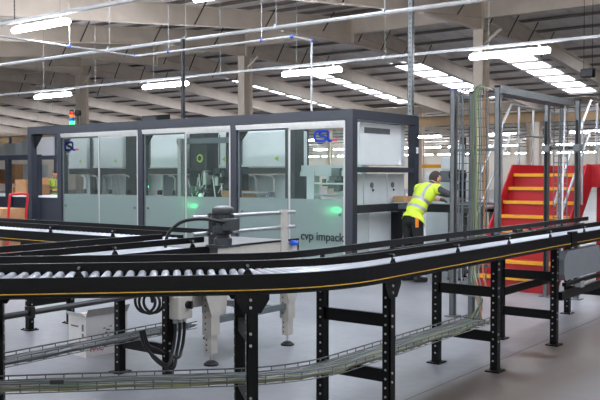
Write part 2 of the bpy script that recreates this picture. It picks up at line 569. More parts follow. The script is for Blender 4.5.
for k in range(-2, 6):
    x = -12.5 + 4.5 * k
    if k != 0: batten(x, 9.04, 4.2 if abs(k) < 2 else 4.2, 'lit batten lamp on the nearest lighting conduit, outside the view', 'lamps outside the view')
for y, z in ((3.3, 3.75), (-2.4, 3.75), (-8.1, 3.9), (-13.8, 3.9)):
    for k in range(-4, 5):
        batten(-3.5 + 4.5 * k, y, z, 'lit batten lamp overhead behind the camera, outside the view', 'lamps outside the view', True)
for j, (y, dx, lab) in enumerate(((43.5, 4.5, 'lit batten lamp in the first far row beyond the machine'), (60.5, 2.2, 'small lit batten lamp in the middle far row at the back of the hall'), (82.0, 2.2, 'tiny lit batten lamp in the farthest row near the back wall'))):
    x = -73.0 + j
    while x < 4:
        if in_view((x, y, ZL), 30):
            batten(x, y, ZL, lab, 'far batten lamps, row %s' % ('one', 'two', 'three')[j], True)
        x += dx

def conduit(x0, x1, y, z, label, r=0.03, tray=True):
    t = thing('lighting_conduit', label, 'conduit', (x0, y, z))
    if tray:
        MB().box((x0, y - 0.035, z), (x1, y + 0.035, z + 0.05)).build('trunking', 'conduit_white', t)
    else:
        MB().tube([(x0, y, z), (x1, y, z)], r, 8).build('pipe', 'conduit_white', t)
    x = x0 + 0.8
    while x < x1:
        zt = zroof(y) - 0.19
        if in_view((x, y, z), 60):
            MB().tube([(x, y, z), (x, y, zt)], 0.006, 4).build('hanger_wire', 'zinc', t)
            MB().box((x - .02, y - 0.045, z - .01), (x + .02, y + 0.045, z + .06)).build('clip', 'zinc', t)
        x += 2.25
    return t
conduit(-30, 8, 14.7, ZL + 0.145, 'white lighting conduit carrying four lit lamps over the machine')
conduit(-24, 8, 9.04, 4.345, 'white lighting conduit crossing the upper left corner')
conduit(-26, 6, 11.8, 4.25, 'bare white conduit without lamps running between the two lamp rows', 0.035, False)
# chain at the corner lamp
mm = MB()
for i in range(30):
    z = 4.36 + i * 0.035
    if z > zroof(9.04) - 0.2: break
    mm.box((-13.25 - .012, 9.04 - .004, z), (-13.25 + .012, 9.04 + .004, z + 0.028)) if i % 2 else mm.box((-13.25 - .004, 9.04 - .012, z), (-13.25 + .004, 9.04 + .012, z + 0.028))
tag(mm.build('suspension_chain', 'cable_black'), 'dark chain above the upper left corner lamp', 'chain')

# compressed air pipe with blue fittings
ap = thing('air_pipe', 'thin white air pipe with blue fittings dropping onto the machine roof', 'pipe', (-12.1, 10.85, 3.86))
ptsA = [(-12.1, 4.5, 3.86), (-12.1, 10.85, 3.86), (-8.37, 10.85, 3.86), (-8.37, 11.4, 3.86), (-8.37, 11.4, 2.6)]
for a, b in zip(ptsA[:-1], ptsA[1:]):
    MB().tube([a, b], 0.02, 8).build('pipe_run', 'conduit_white', ap)
for p in ptsA[1:4] + [(-12.1, 9.35, 3.86), (-11.2, 10.85, 3.86), (-9.0, 10.85, 3.86)]:
    MB().ell(p, (0.032, 0.032, 0.032), None, 8, 6).build('fitting', 'blue_plastic', ap)
for p in ((-12.1, 9.35), (-11.2, 10.85), (-9.0, 10.85)):
    MB().tube([(p[0], p[1], 3.88), (p[0], p[1], zroof(p[1]) - 0.19)], 0.006, 4).build('hanger_wire', 'zinc', ap)

# hanging perforated struts
def strut(x, y, z0, z1, w, label, dark=False):
    t = thing('perforated_strut', label, 'strut', (x, y, z0))
    mm = MB(); mm.box((x - w, y - w * .7, z0), (x + w, y - w * .7 + .006, z1)).box((x - w, y - w * .7, z0), (x - w + .006, y + w * .7, z1)).box((x + w - .006, y - w * .7, z0), (x + w, y + w * .7, z1))
    mm.build('channel', 'galv' if not dark else 'dark_grey_steel', t)
    h = MB(); z = z0 + 0.06
    while z < z1 - 0.05:
        h.box((x - .012, y - w * .7 - .003, z), (x + .012, y - w * .7 + .001, z + 0.035)); h.box((x + w - .001, y - .012, z), (x + w + .003, y + .012, z + 0.035)); z += 0.08
    tag(h.build('slot_row', 'equip_dark', t), kind='stuff')
    MB().box((x - w - .04, y - w - .03, z0 - 0.0), (x + w + .04, y + w + .03, z0 + 0.012)).build('foot_plate', 'galv', t)
strut(-6.96, 12.25, 2.6, zroof(12.25) - 0.2, 0.045, 'bright slotted steel strut rising from the machine roof to the ceiling')
strut(-11.7, 11.72, 2.6, 4.25, 0.034, 'dull grey slotted strut above the left part of the machine', True)
# loudspeaker under the roof
sp = thing('loudspeaker', 'black box loudspeaker hanging from the roof at upper right', 'speaker', (-6.6, 20.0, 4.0))
MB().rbox((-6.75, 19.9, 3.92), (-6.45, 20.1, 4.12), 0.02).build('cabinet', 'rubber_black', sp)
MB().tube([(-6.7, 20, 4.12), (-6.7, 20, zroof(20) - 0.2)], 0.008, 5).build('hanger_wire', 'brace_dark', sp)
MB().tube([(-6.5, 20, 4.12), (-6.5, 20, zroof(20) - 0.2)], 0.008, 5).build('hanger_wire', 'brace_dark', sp)
MB().box((-6.73, 19.888, 3.94), (-6.47, 19.9, 4.1)).build('grille', 'equip_dark', sp)

# ------------------------------------------------------------------ roller conveyors
ZR0, ZR1 = 0.92, 1.038
def straight(p0, p1, step=0.25):
    p0, p1 = Vector((*p0, 0)), Vector((*p1, 0))
    t = (p1 - p0).normalized(); L = (p1 - p0).length
    n = max(1, int(L / step))
    return [(p0 + t * (L * i / n), t) for i in range(n + 1)]
def arc(c, R, a0, a1, n=14):
    out = []
    for i in range(n + 1):
        a = a0 + (a1 - a0) * i / n
        out.append((Vector((c[0] + R * math.cos(a), c[1] + R * math.sin(a), 0)), Vector((-math.sin(a), math.cos(a), 0))))
    return out
def walk(path, spacing, start=0.04):
    """points every `spacing` along the path"""
    out = []; acc = -start
    for (p, t), (q, u) in zip(path[:-1], path[1:]):
        L = (q - p).length
        if L < 1e-6: continue
        s = -acc if acc < 0 else (spacing - acc)
        while s <= L:
            f = s / L
            out.append((p.lerp(q, f), t.lerp(u, f).normalized())); s += spacing
        acc = L - (s - spacing)
    return out
def at(path, s):
    for (p, t), (q, u) in zip(path[:-1], path[1:]):
        L = (q - p).length
        if s <= L + 1e-9: return p.lerp(q, s / L if L else 0), t.lerp(u, s / L if L else 0).normalized()
        s -= L
    return path[-1]

RM = {}
def roller_mesh(w, mt_='roller_zinc'):
    key = (round(w, 3), mt_)
    if key not in RM:
        mm = MB(); mm.cyl((-w / 2, 0, 0), (w / 2, 0, 0), 0.025, 10)
        mm.cur = 1; mm.cyl((-w / 2 - .012, 0, 0), (-w / 2, 0, 0), 0.01, 6); mm.cyl((w / 2, 0, 0), (w / 2 + .012, 0, 0), 0.01, 6)
        RM[key] = mm.mesh('roller', [mt_, 'black_steel'], smooth=True)
    return RM[key]

def leg_part(parent, p, t, side, gusset=False, zt=ZR0):
    """perforated leg under one side rail; p on the rail line, t tangent, side +1 = right"""
    nrm = Vector((t.y, -t.x, 0))
    rz = math.atan2(t.y, t.x)
    loc = Vector((p.x, p.y, 0)) - WOFF[parent.name]
    loc.z = 0
    # local x along the conveyor, local y to the left
    key = ('leg', gusset)
    if key not in RM:
        mm = MB()
        mm.box((-0.033, -0.03, 0.012), (0.033, -0.022, zt)).box((-0.033, -0.03, 0.012), (-0.025, 0.03, zt)).box((0.025, -0.03, 0.012), (0.033, 0.03, zt)).box((-0.025, 0.022, 0.012), (0.025, 0.026, zt))
        if gusset:
            mm.extr([(-0.1, -0.034, zt), (-0.1, -0.034, zt - 0.03), (-0.05, -0.034, zt - 0.11), (0.05, -0.034, zt - 0.11), (0.1, -0.034, zt - 0.03), (0.1, -0.034, zt)], (0, 0.01, 0))
        b = MB(); z = 0.09
        while z < zt - 0.05:
            b.cyl((-0.0335, 0.005, z), (-0.037, 0.005, z), 0.008, 6)
            b.cyl((0.0335, 0.005, z), (0.037, 0.005, z), 0.008, 6)
            z += 0.06
        b2 = MB()
        for z in (zt - 0.03, zt - 0.075, 0.62, 0.69, 0.25, 0.31):
            b2.cyl((-0.012, -0.03, z), (-0.012, -0.037 if not gusset or z < .8 else -.042, z), 0.009, 6)
        f = MB(); f.box((-0.07, -0.06, 0), (0.07, 0.06, 0.012))
        f.cyl((-.05, -.04, .012), (-.05, -.04, .022), .009, 6); f.cyl((.05, .04, .012), (.05, .04, .022), .009, 6)
        RM[key] = (mm.mesh('leg', 'black_steel'), b.mesh('hole_row', 'zinc'), b2.mesh('bolt_set', 'zinc'), f.mesh('foot_plate', 'black_steel'))
    L, H, B, F = RM[key]
    o = inst('leg', L, parent, loc, rz + (PI if side < 0 else 0))
    tag(inst('hole_row', H, o, (0, 0, 0)), kind='stuff'); tag(inst('bolt_set', B, o, (0, 0, 0)), kind='stuff'); inst('foot_plate', F, o, (0, 0, 0))
    return o

def conveyor(name, label, path, W, spacing, frames, guides=(1, 1), gh=1.09, bars=(0.655, 0.285), stripe=(1, 1), guide_paths=None, gext=(0, 0), clips=0.95):
    base = path[0][0]
    t = thing(name, label, 'conveyor', (base.x, base.y, 0))
    for s, st in ((1, stripe[0]), (-1, stripe[1])):
        r = MB(); r.sweep(path, s * (W / 2 + 0.015), 0.03, ZR0, ZR1)
        r.sweep(path, s * (W / 2 + 0.01), 0.05, ZR0, ZR0 + 0.006)
        rail = r.build('side_rail', 'black_steel', t)
        if st:
            MB().sweep(path, s * (W / 2 + 0.0315), 0.004, ZR0 + 0.025, ZR0 + 0.030).build('yellow_stripe', 'stripe_yellow', rail)
    MB().sweep(path, 0, W - .004, 0.935, 0.94).build('gap_shade_sheet', 'black_steel', t)  # black sheet added so the gaps between rollers look dark
    for p, d in walk(path, spacing):
        inst('roller', roller_mesh(W - 0.03), t, Vector((p.x - base.x, p.y - base.y, 0.99)), math.atan2(d.y, d.x) - PI / 2)
    gp = guide_paths or [path, path]
    for s, on, pth in ((1, guides[0], gp[0]), (-1, guides[1], gp[1])):
        if not on: continue
        g = MB().sweep(pth, s * (W / 2 - 0.035), 0.022, gh - 0.022, gh + 0.024).build('guide_rail', 'black_steel', t)
        for p, d in walk(pth, clips, 0.2):
            nrm = Vector((d.y, -d.x, 0)) * s
            c = p + nrm * (W / 2 + 0.012)
            b = MB()
            b.cbox((c.x, c.y, (ZR1 + gh) / 2 + .005), (0.012, 0.006, gh - ZR1 + 0.01), math.atan2(d.y, d.x))
            q0 = p + nrm * (W / 2 + 0.02); q1 = p + nrm * (W / 2 - 0.03)
            b.tube([(q0.x, q0.y, gh), (q1.x, q1.y, gh)], 0.008, 6)
            b.extr([c + d * 0.03 + Vector((0, 0, ZR1)), c - d * 0.03 + Vector((0, 0, ZR1)), c - d * 0.012 + Vector((0, 0, ZR1 + .03)), c + d * 0.012 + Vector((0, 0, ZR1 + .03))], nrm * 0.01)
            b.build('guide_bracket', 'black_steel', g)
            MB().cyl(q0 + Vector((0, 0, gh)), q0 + nrm * 0.01 + Vector((0, 0, gh)), 0.009, 8).build('clamp_nut', 'equip_grey', g)
    for s, gus in frames:
        p, d = at(path, s)
        nrm = Vector((d.y, -d.x, 0))
        for sd in (1, -1):
            leg_part(t, p + nrm * sd * (W / 2 + 0.0), d, sd, gus)
        for z in bars:
            a = p + nrm * (W / 2 - 0.02)
            MB().cbox((p.x, p.y, z), (0.03, W - 0.045, 0.085), math.atan2(d.y, d.x)).build('crossbar', 'black_steel', t)
    return t

# main conveyor: straight run, 45 degree bend, straight run
W_A = 0.54
AC, AR = (-3.15 - 1.03, 4.62), 1.03
a0 = Vector((AC[0] + AR * math.cos(-PI / 4), AC[1] + AR * math.sin(-PI / 4)))
L0 = 3.0
pathA = straight((a0.x - .7071 * L0, a0.y - .7071 * L0), (a0.x, a0.y)) + arc(AC, AR, -PI / 4, 0)[1:] + straight((-3.15, 4.62), (-3.15, 10.3))[1:]
La = L0 + AR * PI / 4
convA = conveyor('roller_conveyor', 'black roller conveyor with yellow stripe curving across the foreground', pathA, W_A, 0.0725,
                 [(L0 - 1.46, True), (L0 + 0.07, True), (La + 0.17, True), (La + 1.865, False), (La + 3.21, False), (La + 5.1, False)])
# coupling block and cover plate of its drive
for xx in (-2.865, -3.435):
    MB().cbox((xx, 8.27, 0.985), (0.05, 0.16, 0.15)).build('joint_plate', 'black_steel', convA)
MB().extr([(-2.84, 7.98, 0.66), (-2.84, 8.02, 0.60), (-2.84, 9.15, 0.60), (-2.84, 9.02, 0.88), (-2.84, 8.06, 0.88), (-2.84, 7.98, 0.80)], (-0.07, 0, 0)).build('drive_cover', 'grey_plate', convA)
MB().box((-2.85, 7.95, 0.55), (-2.81, 9.6, 0.585)).box((-2.87, 7.9, 0.42), (-2.83, 9.7, 0.5)).box((-3.45, 7.9, 0.42), (-3.41, 9.7, 0.5)).build('drive_frame', 'black_steel', convA)
MB().box((-2.86, 8.35, 0.5), (-2.8, 8.45, 0.56)).build('terminal_box', 'zinc', convA)

# rear conveyor, parallel to the machine
pathB = straight((-10.2, 5.55), (-5.83, 5.55))
convB = conveyor('roller_conveyor', 'straight black roller conveyor at left, running parallel to the machine', pathB, 0.52, 0.075, [(0.9, False), (2.66, True)],
                 guide_paths=[straight((-10.2, 5.55), (-5.5, 5.55)), straight((-10.2, 5.55), (-5.35, 5.55))])
# feed conveyor joining from the left foreground
pathC = straight((-5.05, 3.06), (-5.05, 5.04))
convC = conveyor('roller_conveyor', 'short black feed conveyor between the foreground conveyor and the grey transfer unit', pathC, 0.56, 0.075, [(1.54, False)], bars=(0.74, 0.25), clips=0.8)

# ------------------------------------------------------------------ transfer unit with guide tubes
E = thing('transfer_unit', 'light grey roller transfer unit on adjustable feet with twin guide tubes', 'conveyor', (-5.3, 5.75, 0))
ex0, ex1, ey0, ey1 = -5.79, -4.85, 5.1, 6.4
MB().box((ex1 - 0.03, ey0, 0.86), (ex1, ey1, 1.0)).box((ex1 - .05, ey0, .86), (ex1, ey1, .87)).build('side_panel', 'beige_unit', E)
MB().box((ex0, 5.86, 0.86), (ex0 + 0.03, ey1, 1.0)).build('side_panel', 'beige_unit', E)
MB().box((ex0, ey1 - 0.03, 0.86), (ex1, ey1, 0.985)).build('end_panel', 'beige_unit', E)
MB().box((ex1 - .012, ey0, 1.0), (ex1 + .006, ey1, 1.016)).build('edge_strip', 'rubber_black', E)
MB().box((ex0 + .03, ey0 + .01, .925), (ex1 - .03, ey1 - .03, .93)).build('gap_shade_sheet', 'black_steel', E)  # added black sheet, darkens the roller gaps of this bed
rm = roller_mesh(ex1 - ex0 - 0.09, 'roller_dull')
k = 0
y = ey0 + 0.06
while y < ey1 - 0.05:
    inst('roller', rm, E, ((ex0 + ex1) / 2 + 5.3, y - 5.75, 0.985), 0); y += 0.1
for zz in (1.27, 1.13):
    MB().tube([(ex1 - 0.02, 4.98, zz), (ex1 - 0.02, 6.36, zz)], 0.018, 10).build('guide_tube', 'steel_tube', E, smooth=True)
for yy, mt in ((6.17, 'beige_unit'), (5.2, 'dark_grey_steel')):
    br = MB().box((ex1 + 0.0, yy - 0.05, 0.88), (ex1 + 0.012, yy + 0.05, 1.30)).box((ex1 - .03, yy - .04, 1.245), (ex1 + .001, yy + .04, 1.295)).box((ex1 - .03, yy - .04, 1.105), (ex1 + .001, yy + .04, 1.155)).build('guide_bracket', mt, E)
    b = MB()
    for dz in (1.27, 1.13):
        for dy in (-.03, .03):
            b.cyl((ex1 + .012, yy + dy, dz), (ex1 + .018, yy + dy, dz), .009, 6)
    tag(b.build('bolt_set', 'zinc', br), kind='stuff')
MB().cyl((ex1 + .03, 6.3, .96), (ex1 + .03, 6.3, 1.01), .035, 12).cyl((ex1, 6.3, .985), (ex1 + .03, 6.3, .985), .012, 8).build('knob', 'blue_plastic', E, label) if False else MB().lathe([(.012, 0), (.035, .005), (.038, .03), (.03, .05)], (ex1 + .035, 6.28, .955), 12).build('knob', 'blue_plastic', E)
def e_leg(x, y, ztop=0.86):
    o = MB().box((x - .052, y - .052, 0.26), (x + .052, y + .052, ztop)).build('leg', 'beige_unit', E)
    MB().box((x - .038, y - .038, 0.10), (x + .038, y + .038, 0.26)).build('inner_leg', 'beige_unit', o)
    h = MB()
    for i in range(3):
        h.cyl((x - .015, y - .038, .13 + .045 * i), (x - .015, y - .0395, .13 + .045 * i), .009, 6)
    for i in range(6):
        h.cyl((x - .015, y - .052, .31 + .05 * i), (x - .015, y - .0535, .31 + .05 * i), .009, 6)
    tag(h.build('hole_row', 'equip_dark', o), kind='stuff')
    MB().cyl((x, y, 0.03), (x, y, 0.11), 0.012, 8).build('screw', 'zinc', o)
    MB().lathe([(.065, 0), (.065, .012), (.035, .034), (.015, .042)], (x, y, 0), 12).build('foot', 'rubber_black', o, smooth=True)
for x, y in ((ex1 - .06, 5.24), (ex1 - .06, 6.3), (ex0 + .07, 6.08)):
    e_leg(x, y)
MB().box((ex1 - .085, 5.29, .35), (ex1 - .035, 6.25, .405)).build('stretcher', 'equip_grey', E)
MB().box((ex0 + .12, 6.06, .35), (ex1 - .1, 6.11, .405)).build('stretcher', 'equip_grey', E)
for y, s_ in ((5.24, 1), (6.3, -1)):
    MB().extr([(ex1 - .008, y - .14, .86), (ex1 - .008, y + .14, .86), (ex1 - .008, y + .14, .66), (ex1 - .008, y + .05, .42), (ex1 - .008, y - .05, .42), (ex1 - .008, y - .14, .66)], (.008, 0, 0)).build('gusset', 'beige_unit', E)
MB().rbox((-5.25, 5.1, .50), (-4.98, 5.22, .84), .01).build('drive_housing', 'beige_unit', E)
MB().extr([(-4.98, 5.36, .72), (-4.98, 5.52, .72), (-4.98, 5.47, .38), (-4.98, 5.38, .38)], (.03, 0, 0)).build('drive_bracket', 'beige_unit', E)

# gear motor standing on the feed conveyor
mt = thing('gear_motor', 'dark grey upright gear motor with side terminal box on the conveyor', 'motor', (-4.66, 5.12, 1.03))
MB().box((-4.76, 5.02, 1.03), (-4.56, 5.22, 1.05)).build('base_plate', 'motor_grey', mt)
MB().lathe([(.075, 1.05), (.075, 1.1), (.055, 1.115), (.055, 1.13), (.082, 1.145), (.085, 1.2), (.085, 1.205)], (-4.66, 5.12, 0), 18).build('gearbox', 'motor_grey', mt, smooth=True)
mm = MB(); mm.lathe([(.075, 1.205), (.078, 1.3)], (-4.66, 5.12, 0), 18)
for i in range(18):
    a = 2 * PI * i / 18
    mm.cbox((-4.66 + .082 * math.cos(a), 5.12 + .082 * math.sin(a), 1.2525), (.02, .005, .09), a)
mm.build('finned_body', 'motor_grey', mt)
MB().lathe([(.088, 1.305), (.092, 1.33), (.085, 1.352), (.05, 1.366), (.02, 1.368)], (-4.66, 5.12, 0), 18).build('fan_cowl', 'dark_grey_steel', mt, smooth=True)
MB().rbox((-4.59, 5.03, 1.17), (-4.50, 5.15, 1.27), .008).build('terminal_box', 'motor_grey', mt)
q = [(-4.56, 5.03, 1.24), (-4.64, 4.96, 1.262), (-4.74, 4.92, 1.266), (-4.84, 4.86, 1.25), (-4.92, 4.82, 1.20), (-4.97, 4.79, 1.12), (-4.98, 4.78, 1.03)]
def smooth_path(p, n=5):
    p = [Vector(v) for v in p]; out = []
    for i in range(len(p) - 1):
        p0, p1, p2, p3 = p[max(i - 1, 0)], p[i], p[i + 1], p[min(i + 2, len(p) - 1)]
        for k in range(n):
            t = k / n
            out.append(0.5 * ((2 * p1) + (p2 - p0) * t + (2 * p0 - 5 * p1 + 4 * p2 - p3) * t * t + (3 * p1 - p0 - 3 * p2 + p3) * t ** 3))
    return out + [p[-1]]
MB().tube(smooth_path(q), 0.014, 8).build('supply_hose', 'hose_black', mt, smooth=True)

# isolator box with hoses on the feed conveyor's leg
ib = thing('isolator_box', 'pale grey isolator box with black rotary knob under the conveyor', 'switch box', (-4.69, 4.70, 0.5))
MB().rbox((-4.745, 4.585, .50), (-4.64, 4.75, .68), .008).build('box_body', 'beige_unit', ib)
MB().cyl((-4.64, 4.69, .61), (-4.615, 4.69, .61), .03, 12).cbox((-4.605, 4.69, .61), (.025, .015, .06)).build('rotary_knob', 'rubber_black', ib)
for i, (dy, zlow) in enumerate(((0.0, .16), (.05, .12), (.10, .2))):
    q = [(-4.70, 4.61 + dy, .50), (-4.70, 4.61 + dy, .38), (-4.71, 4.59 + dy, .25), (-4.69, 4.52 + dy, zlow), (-4.83, 4.5 + dy * .5, zlow + .06), (-4.86, 4.44 + dy * .4, .3), (-4.88, 4.42 + dy * .3, .42)]
    MB().tube(smooth_path(q), 0.013, 8).build('hose', 'hose_black', ib, smooth=True)
    MB().cyl((-4.70, 4.61 + dy, .47), (-4.70, 4.61 + dy, .50), .018, 8).build('cable_gland', 'zinc', ib)

# coil of black hose hanging between the feed conveyor's legs
coil = MB()
pts = []
for i in range(3 * 20 + 1):
    a = 2 * PI * i / 20
    r = .085 + .006 * math.sin(a * .7)
    pts.append((-5.16 + r * math.cos(a) * .9 + .03 * i / 20, 4.70 + .012 * i / 20 + r * .35 * math.cos(a), .58 + r * math.sin(a)))
coil.tube(pts, .012, 7)
hc = coil.build('hose_coil', 'hose_black', smooth=True)
tag(hc, 'coiled black hose hanging under the short feed conveyor', 'hose')

# grey tube along the feed conveyor
pr = thing('air_duct', 'dark grey round duct along the feed conveyor legs at left', 'pipe', (-4.72, 3.0, .72))
MB().tube([(-4.70, 2.95, .72), (-4.70, 4.66, .735)], .02, 10).build('duct_pipe', 'dark_grey_steel', pr, smooth=True)
for yy in (3.3, 4.5):
    MB().box((-4.735, yy - .015, .69), (-4.665, yy + .015, .762)).build('pipe_clamp', 'cable_black', pr)

# ------------------------------------------------------------------ wire basket cable trays
def basket(label, path, W, z, cables, hgt=0.055, step=0.11):
    b = path[0][0]
    t = thing('cable_tray', label, 'cable tray', (b.x, b.y, z))
    wm = MB()
    for off in (-W / 2, -W / 6, W / 6, W / 2):
        wm.tube([p + Vector((d.y, -d.x, 0)) * off + Vector((0, 0, z)) for p, d in path], .0035, 4)
    for off in (-W / 2, W / 2):
        for h in (hgt * .5, hgt):
            wm.tube([p + Vector((d.y, -d.x, 0)) * off + Vector((0, 0, z + h)) for p, d in path], .0045, 4)
    for p, d in walk(path, step):
        n = Vector((d.y, -d.x, 0)) * (W / 2)
        wm.tube([p - n + Vector((0, 0, z + hgt)), p - n + Vector((0, 0, z)), p + n + Vector((0, 0, z)), p + n + Vector((0, 0, z + hgt))], .004, 4)
    tag(wm.build('wire_mesh', 'galv', t), kind='stuff')
    for i, (off, r, mt_) in enumerate(cables):
        r *= 1.35
        pts = [p + Vector((d.y, -d.x, 0)) * (off + .008 * math.sin(j * .9 + i * 2)) + Vector((0, 0, z + r + .004 + .004 * math.sin(j * 1.3 + i))) for j, (p, d) in enumerate(path)]
        MB().tube(pts, r, 6).build('cable', mt_, t, smooth=True)
    return t
cab = [(-.09, .010, 'cable_grey'), (-.07, .009, 'cable_grey'), (-.05, .011, 'equip_grey'), (-.03, .009, 'cable_green'), (-.01, .010, 'cable_grey'), (.01, .009, 'cable_yellow'), (.03, .010, 'equip_grey'), (.05, .009, 'cable_green'), (.07, .010, 'cable_grey'), (.088, .009, 'cable_yellow')]
tp = straight((a0.x - .7071 * 2.4, a0.y - .7071 * 2.4), (a0.x, a0.y), .12) + arc(AC, AR, -PI / 4, 0)[1:] + straight((-3.15, 4.62), (-3.15, 6.75), .12)[1:]
tr1 = basket('long wire basket cable tray curving low under the foreground conveyor', tp, 0.22, 0.34, cab)
p, d = at(tp, 1.35)
MB().cbox((p.x + .08, p.y - .08, .40), (.08, .012, .022), PI / 4).build('tag_plate', 'cable_black', tr1)
cab2 = [(-.07, .010, 'equip_grey'), (-.045, .009, 'cable_grey'), (-.02, .011, 'equip_grey'), (.005, .009, 'cable_grey'), (.03, .010, 'equip_grey'), (.06, .009, 'cable_grey')]
tr2 = basket('short wire basket cable tray rising under the feed conveyor at left', straight((-5.03, 3.0), (-5.03, 5.1), .12), 0.18, 0.335, cab2)

# white carton on the floor behind the feed conveyor
bx = thing('white_carton', 'white carton with red lettering on the floor under the conveyors', 'box', (-6.10, 5.01, 0), math.radians(-3))
MB().box((-.13, -.23, 0), (.13, .23, .36)).build('carton_body', 'white_card', bx, True)
MB().box((-.03, -.232, .36), (.03, .232, .362)).build('tape', 'tape_brown', bx, True)
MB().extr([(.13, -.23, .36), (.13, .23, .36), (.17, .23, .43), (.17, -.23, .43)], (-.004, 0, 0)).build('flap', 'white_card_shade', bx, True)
MB().extr([(-.13, -.23, .36), (.13, -.23, .36), (.13, -.27, .40), (-.13, -.27, .40)], (0, .004, 0)).build('flap', 'white_card', bx, True)
WOFF[bx.name] = Vector((0, 0, 0))
text_mesh('YAC', .085, 'lettering', 'red_paint', Matrix.Translation((.1315, -.12, .07)) @ Matrix.Rotation(PI / 2, 4, 'Z') @ Matrix.Rotation(PI / 2, 4, 'X'), bx)
mm = MB()
for (u, w) in ((-.01, .2), (.02, .22), (.01, .17), (.05, .19), (-.03, .24), (.04, .25), (.0, .225)):
    mm.box((.1305, u - .012, w - .008), (.1315, u + .012, w + .004))
tag(mm.build('printed_mark', 'equip_grey', bx, True), kind='stuff')
tag(MB().box((-.09, -.2315, .26), (.02, -.2305, .275)).box((.07, -.2315, .18), (.1, -.2305, .21)).box((.07, -.2315, .23), (.1, -.2305, .29)).build('printed_mark', 'equip_grey', bx, True), kind='stuff')

# ------------------------------------------------------------------ the packaging machine
MX1, MX0, MY0, MY1, MZ = -6.91, -14.9, 10.44, 12.44, 2.60
mc = thing('packaging_machine', 'long dark framed packaging machine behind sliding glass doors', 'machine', (-10.9, 11.44, 0))
PW = 0.13
PX = [-6.91, -9.20, -11.45, -13.80, -14.90]          # left edges of bays, front posts (right to left)
def mpart(name, m_, mt_, **k):
    return m_.build(name, mt_, mc, **k)
def post(x, y, w=PW, d=PW, z1=MZ - .15):
    mpart('post', MB().box((x - w / 2, y - d / 2, 0), (x + w / 2, y + d / 2, z1)), 'machine_frame')
fy = MY0 + PW / 2; by = MY1 - PW / 2
for x in PX:
    xx = x - PW / 2 if x != PX[-1] else x + PW / 2
    post(xx, fy)
for x in (PX[0] - PW / 2, PX[1] - .06, PX[2] - .06, PX[3] - .06, PX[4] + PW / 2):
    post(x, by)
mpart('top_beam', MB().box((MX0, MY0, MZ - .15), (MX1, MY0 + PW, MZ)), 'machine_frame')
mpart('top_beam', MB().box((MX0, MY1 - PW, MZ - .15), (MX1, MY1, MZ)), 'machine_frame')
mpart('top_beam', MB().box((MX1 - PW, MY0 + PW, MZ - .15), (MX1, MY1 - PW, MZ)), 'machine_frame')
mpart('top_beam', MB().box((MX0, MY0 + PW, MZ - .15), (MX0 + PW, MY1 - PW, MZ)), 'machine_frame')
mpart('bottom_beam', MB().box((MX0 + PW, MY0 + .01, .08), (MX1 - PW, MY0 + PW - .01, .2)), 'machine_frame')
mpart('side_rail', MB().box((MX1 - .1, MY0 + PW, 1.66), (MX1 - .01, MY1 - PW, 1.74)), 'machine_frame')
mpart('side_rail', MB().box((MX1 - .1, MY0 + PW, .2), (MX1 - .01, MY1 - PW, .3)), 'machine_frame')
# corner gussets at the open bay and the next posts
for x, s in ((PX[4] + PW, 1), (PX[3], 1), (PX[2], 1), (PX[1], 1)):
    mpart('corner_gusset', MB().extr([(x, MY0 + .08, MZ - .15), (x + s * .26, MY0 + .08, MZ - .15), (x, MY0 + .08, MZ - .45)], (0, .03, 0)), 'rubber_black')
# sliding doors: two leaves for each of the three closed bays
ZF = 1.25
bays = [(PX[1], PX[0] - PW), (PX[2], PX[1] - PW), (PX[3], PX[2] - PW)]
k = 0
for bi, (xa, xb) in enumerate(bays):
    mpart('door_track', MB().box((xa, MY0 - .01, MZ - .24), (xb, MY0 + .05, MZ - .17)).box((xa, MY0 - .02, MZ - .20), (xb, MY0 - .01, MZ - .165)), 'alu')
    xm = (xa + xb) / 2 + .0
    for li, (l, r, yo) in enumerate(((xa + .01, xm, .03), (xm, xb - .01, .012))):
        d = mpart('sliding_door', MB().box((l, MY0 + yo - .004, .22), (l + .03, MY0 + yo + .016, MZ - .24)).box((r - .03, MY0 + yo - .004, .22), (r, MY0 + yo + .016, MZ - .24)).box((l + .03, MY0 + yo - .004, .22), (r - .03, MY0 + yo + .016, .25)).box((l + .03, MY0 + yo - .004, MZ - .27), (r - .03, MY0 + yo + .016, MZ - .24)), 'alu' if li else 'equip_grey')
        MB().box((l + .03, MY0 + yo + .002, ZF), (r - .03, MY0 + yo + .008, MZ - .27)).build('clear_pane', 'glass', d)
        MB().box((l + .03, MY0 + yo + .002, .25), (r - .03, MY0 + yo + .008, ZF)).build('frosted_pane', 'frosted', d)
        for zz in (1.02,):
            MB().lathe([(.03, 0), (.03, .012), (.02, .02)], (0, 0, 0), 10)
            MB().cyl((r - .09 if li else l + .09, MY0 + yo + .002, zz), (r - .09 if li else l + .09, MY0 + yo - .02, zz), .022, 10).build('door_knob', 'equip_grey', d)
        if bi == 0 and li == 1: logo_door = d
        if bi == 2 and li == 0: logo_door2 = d

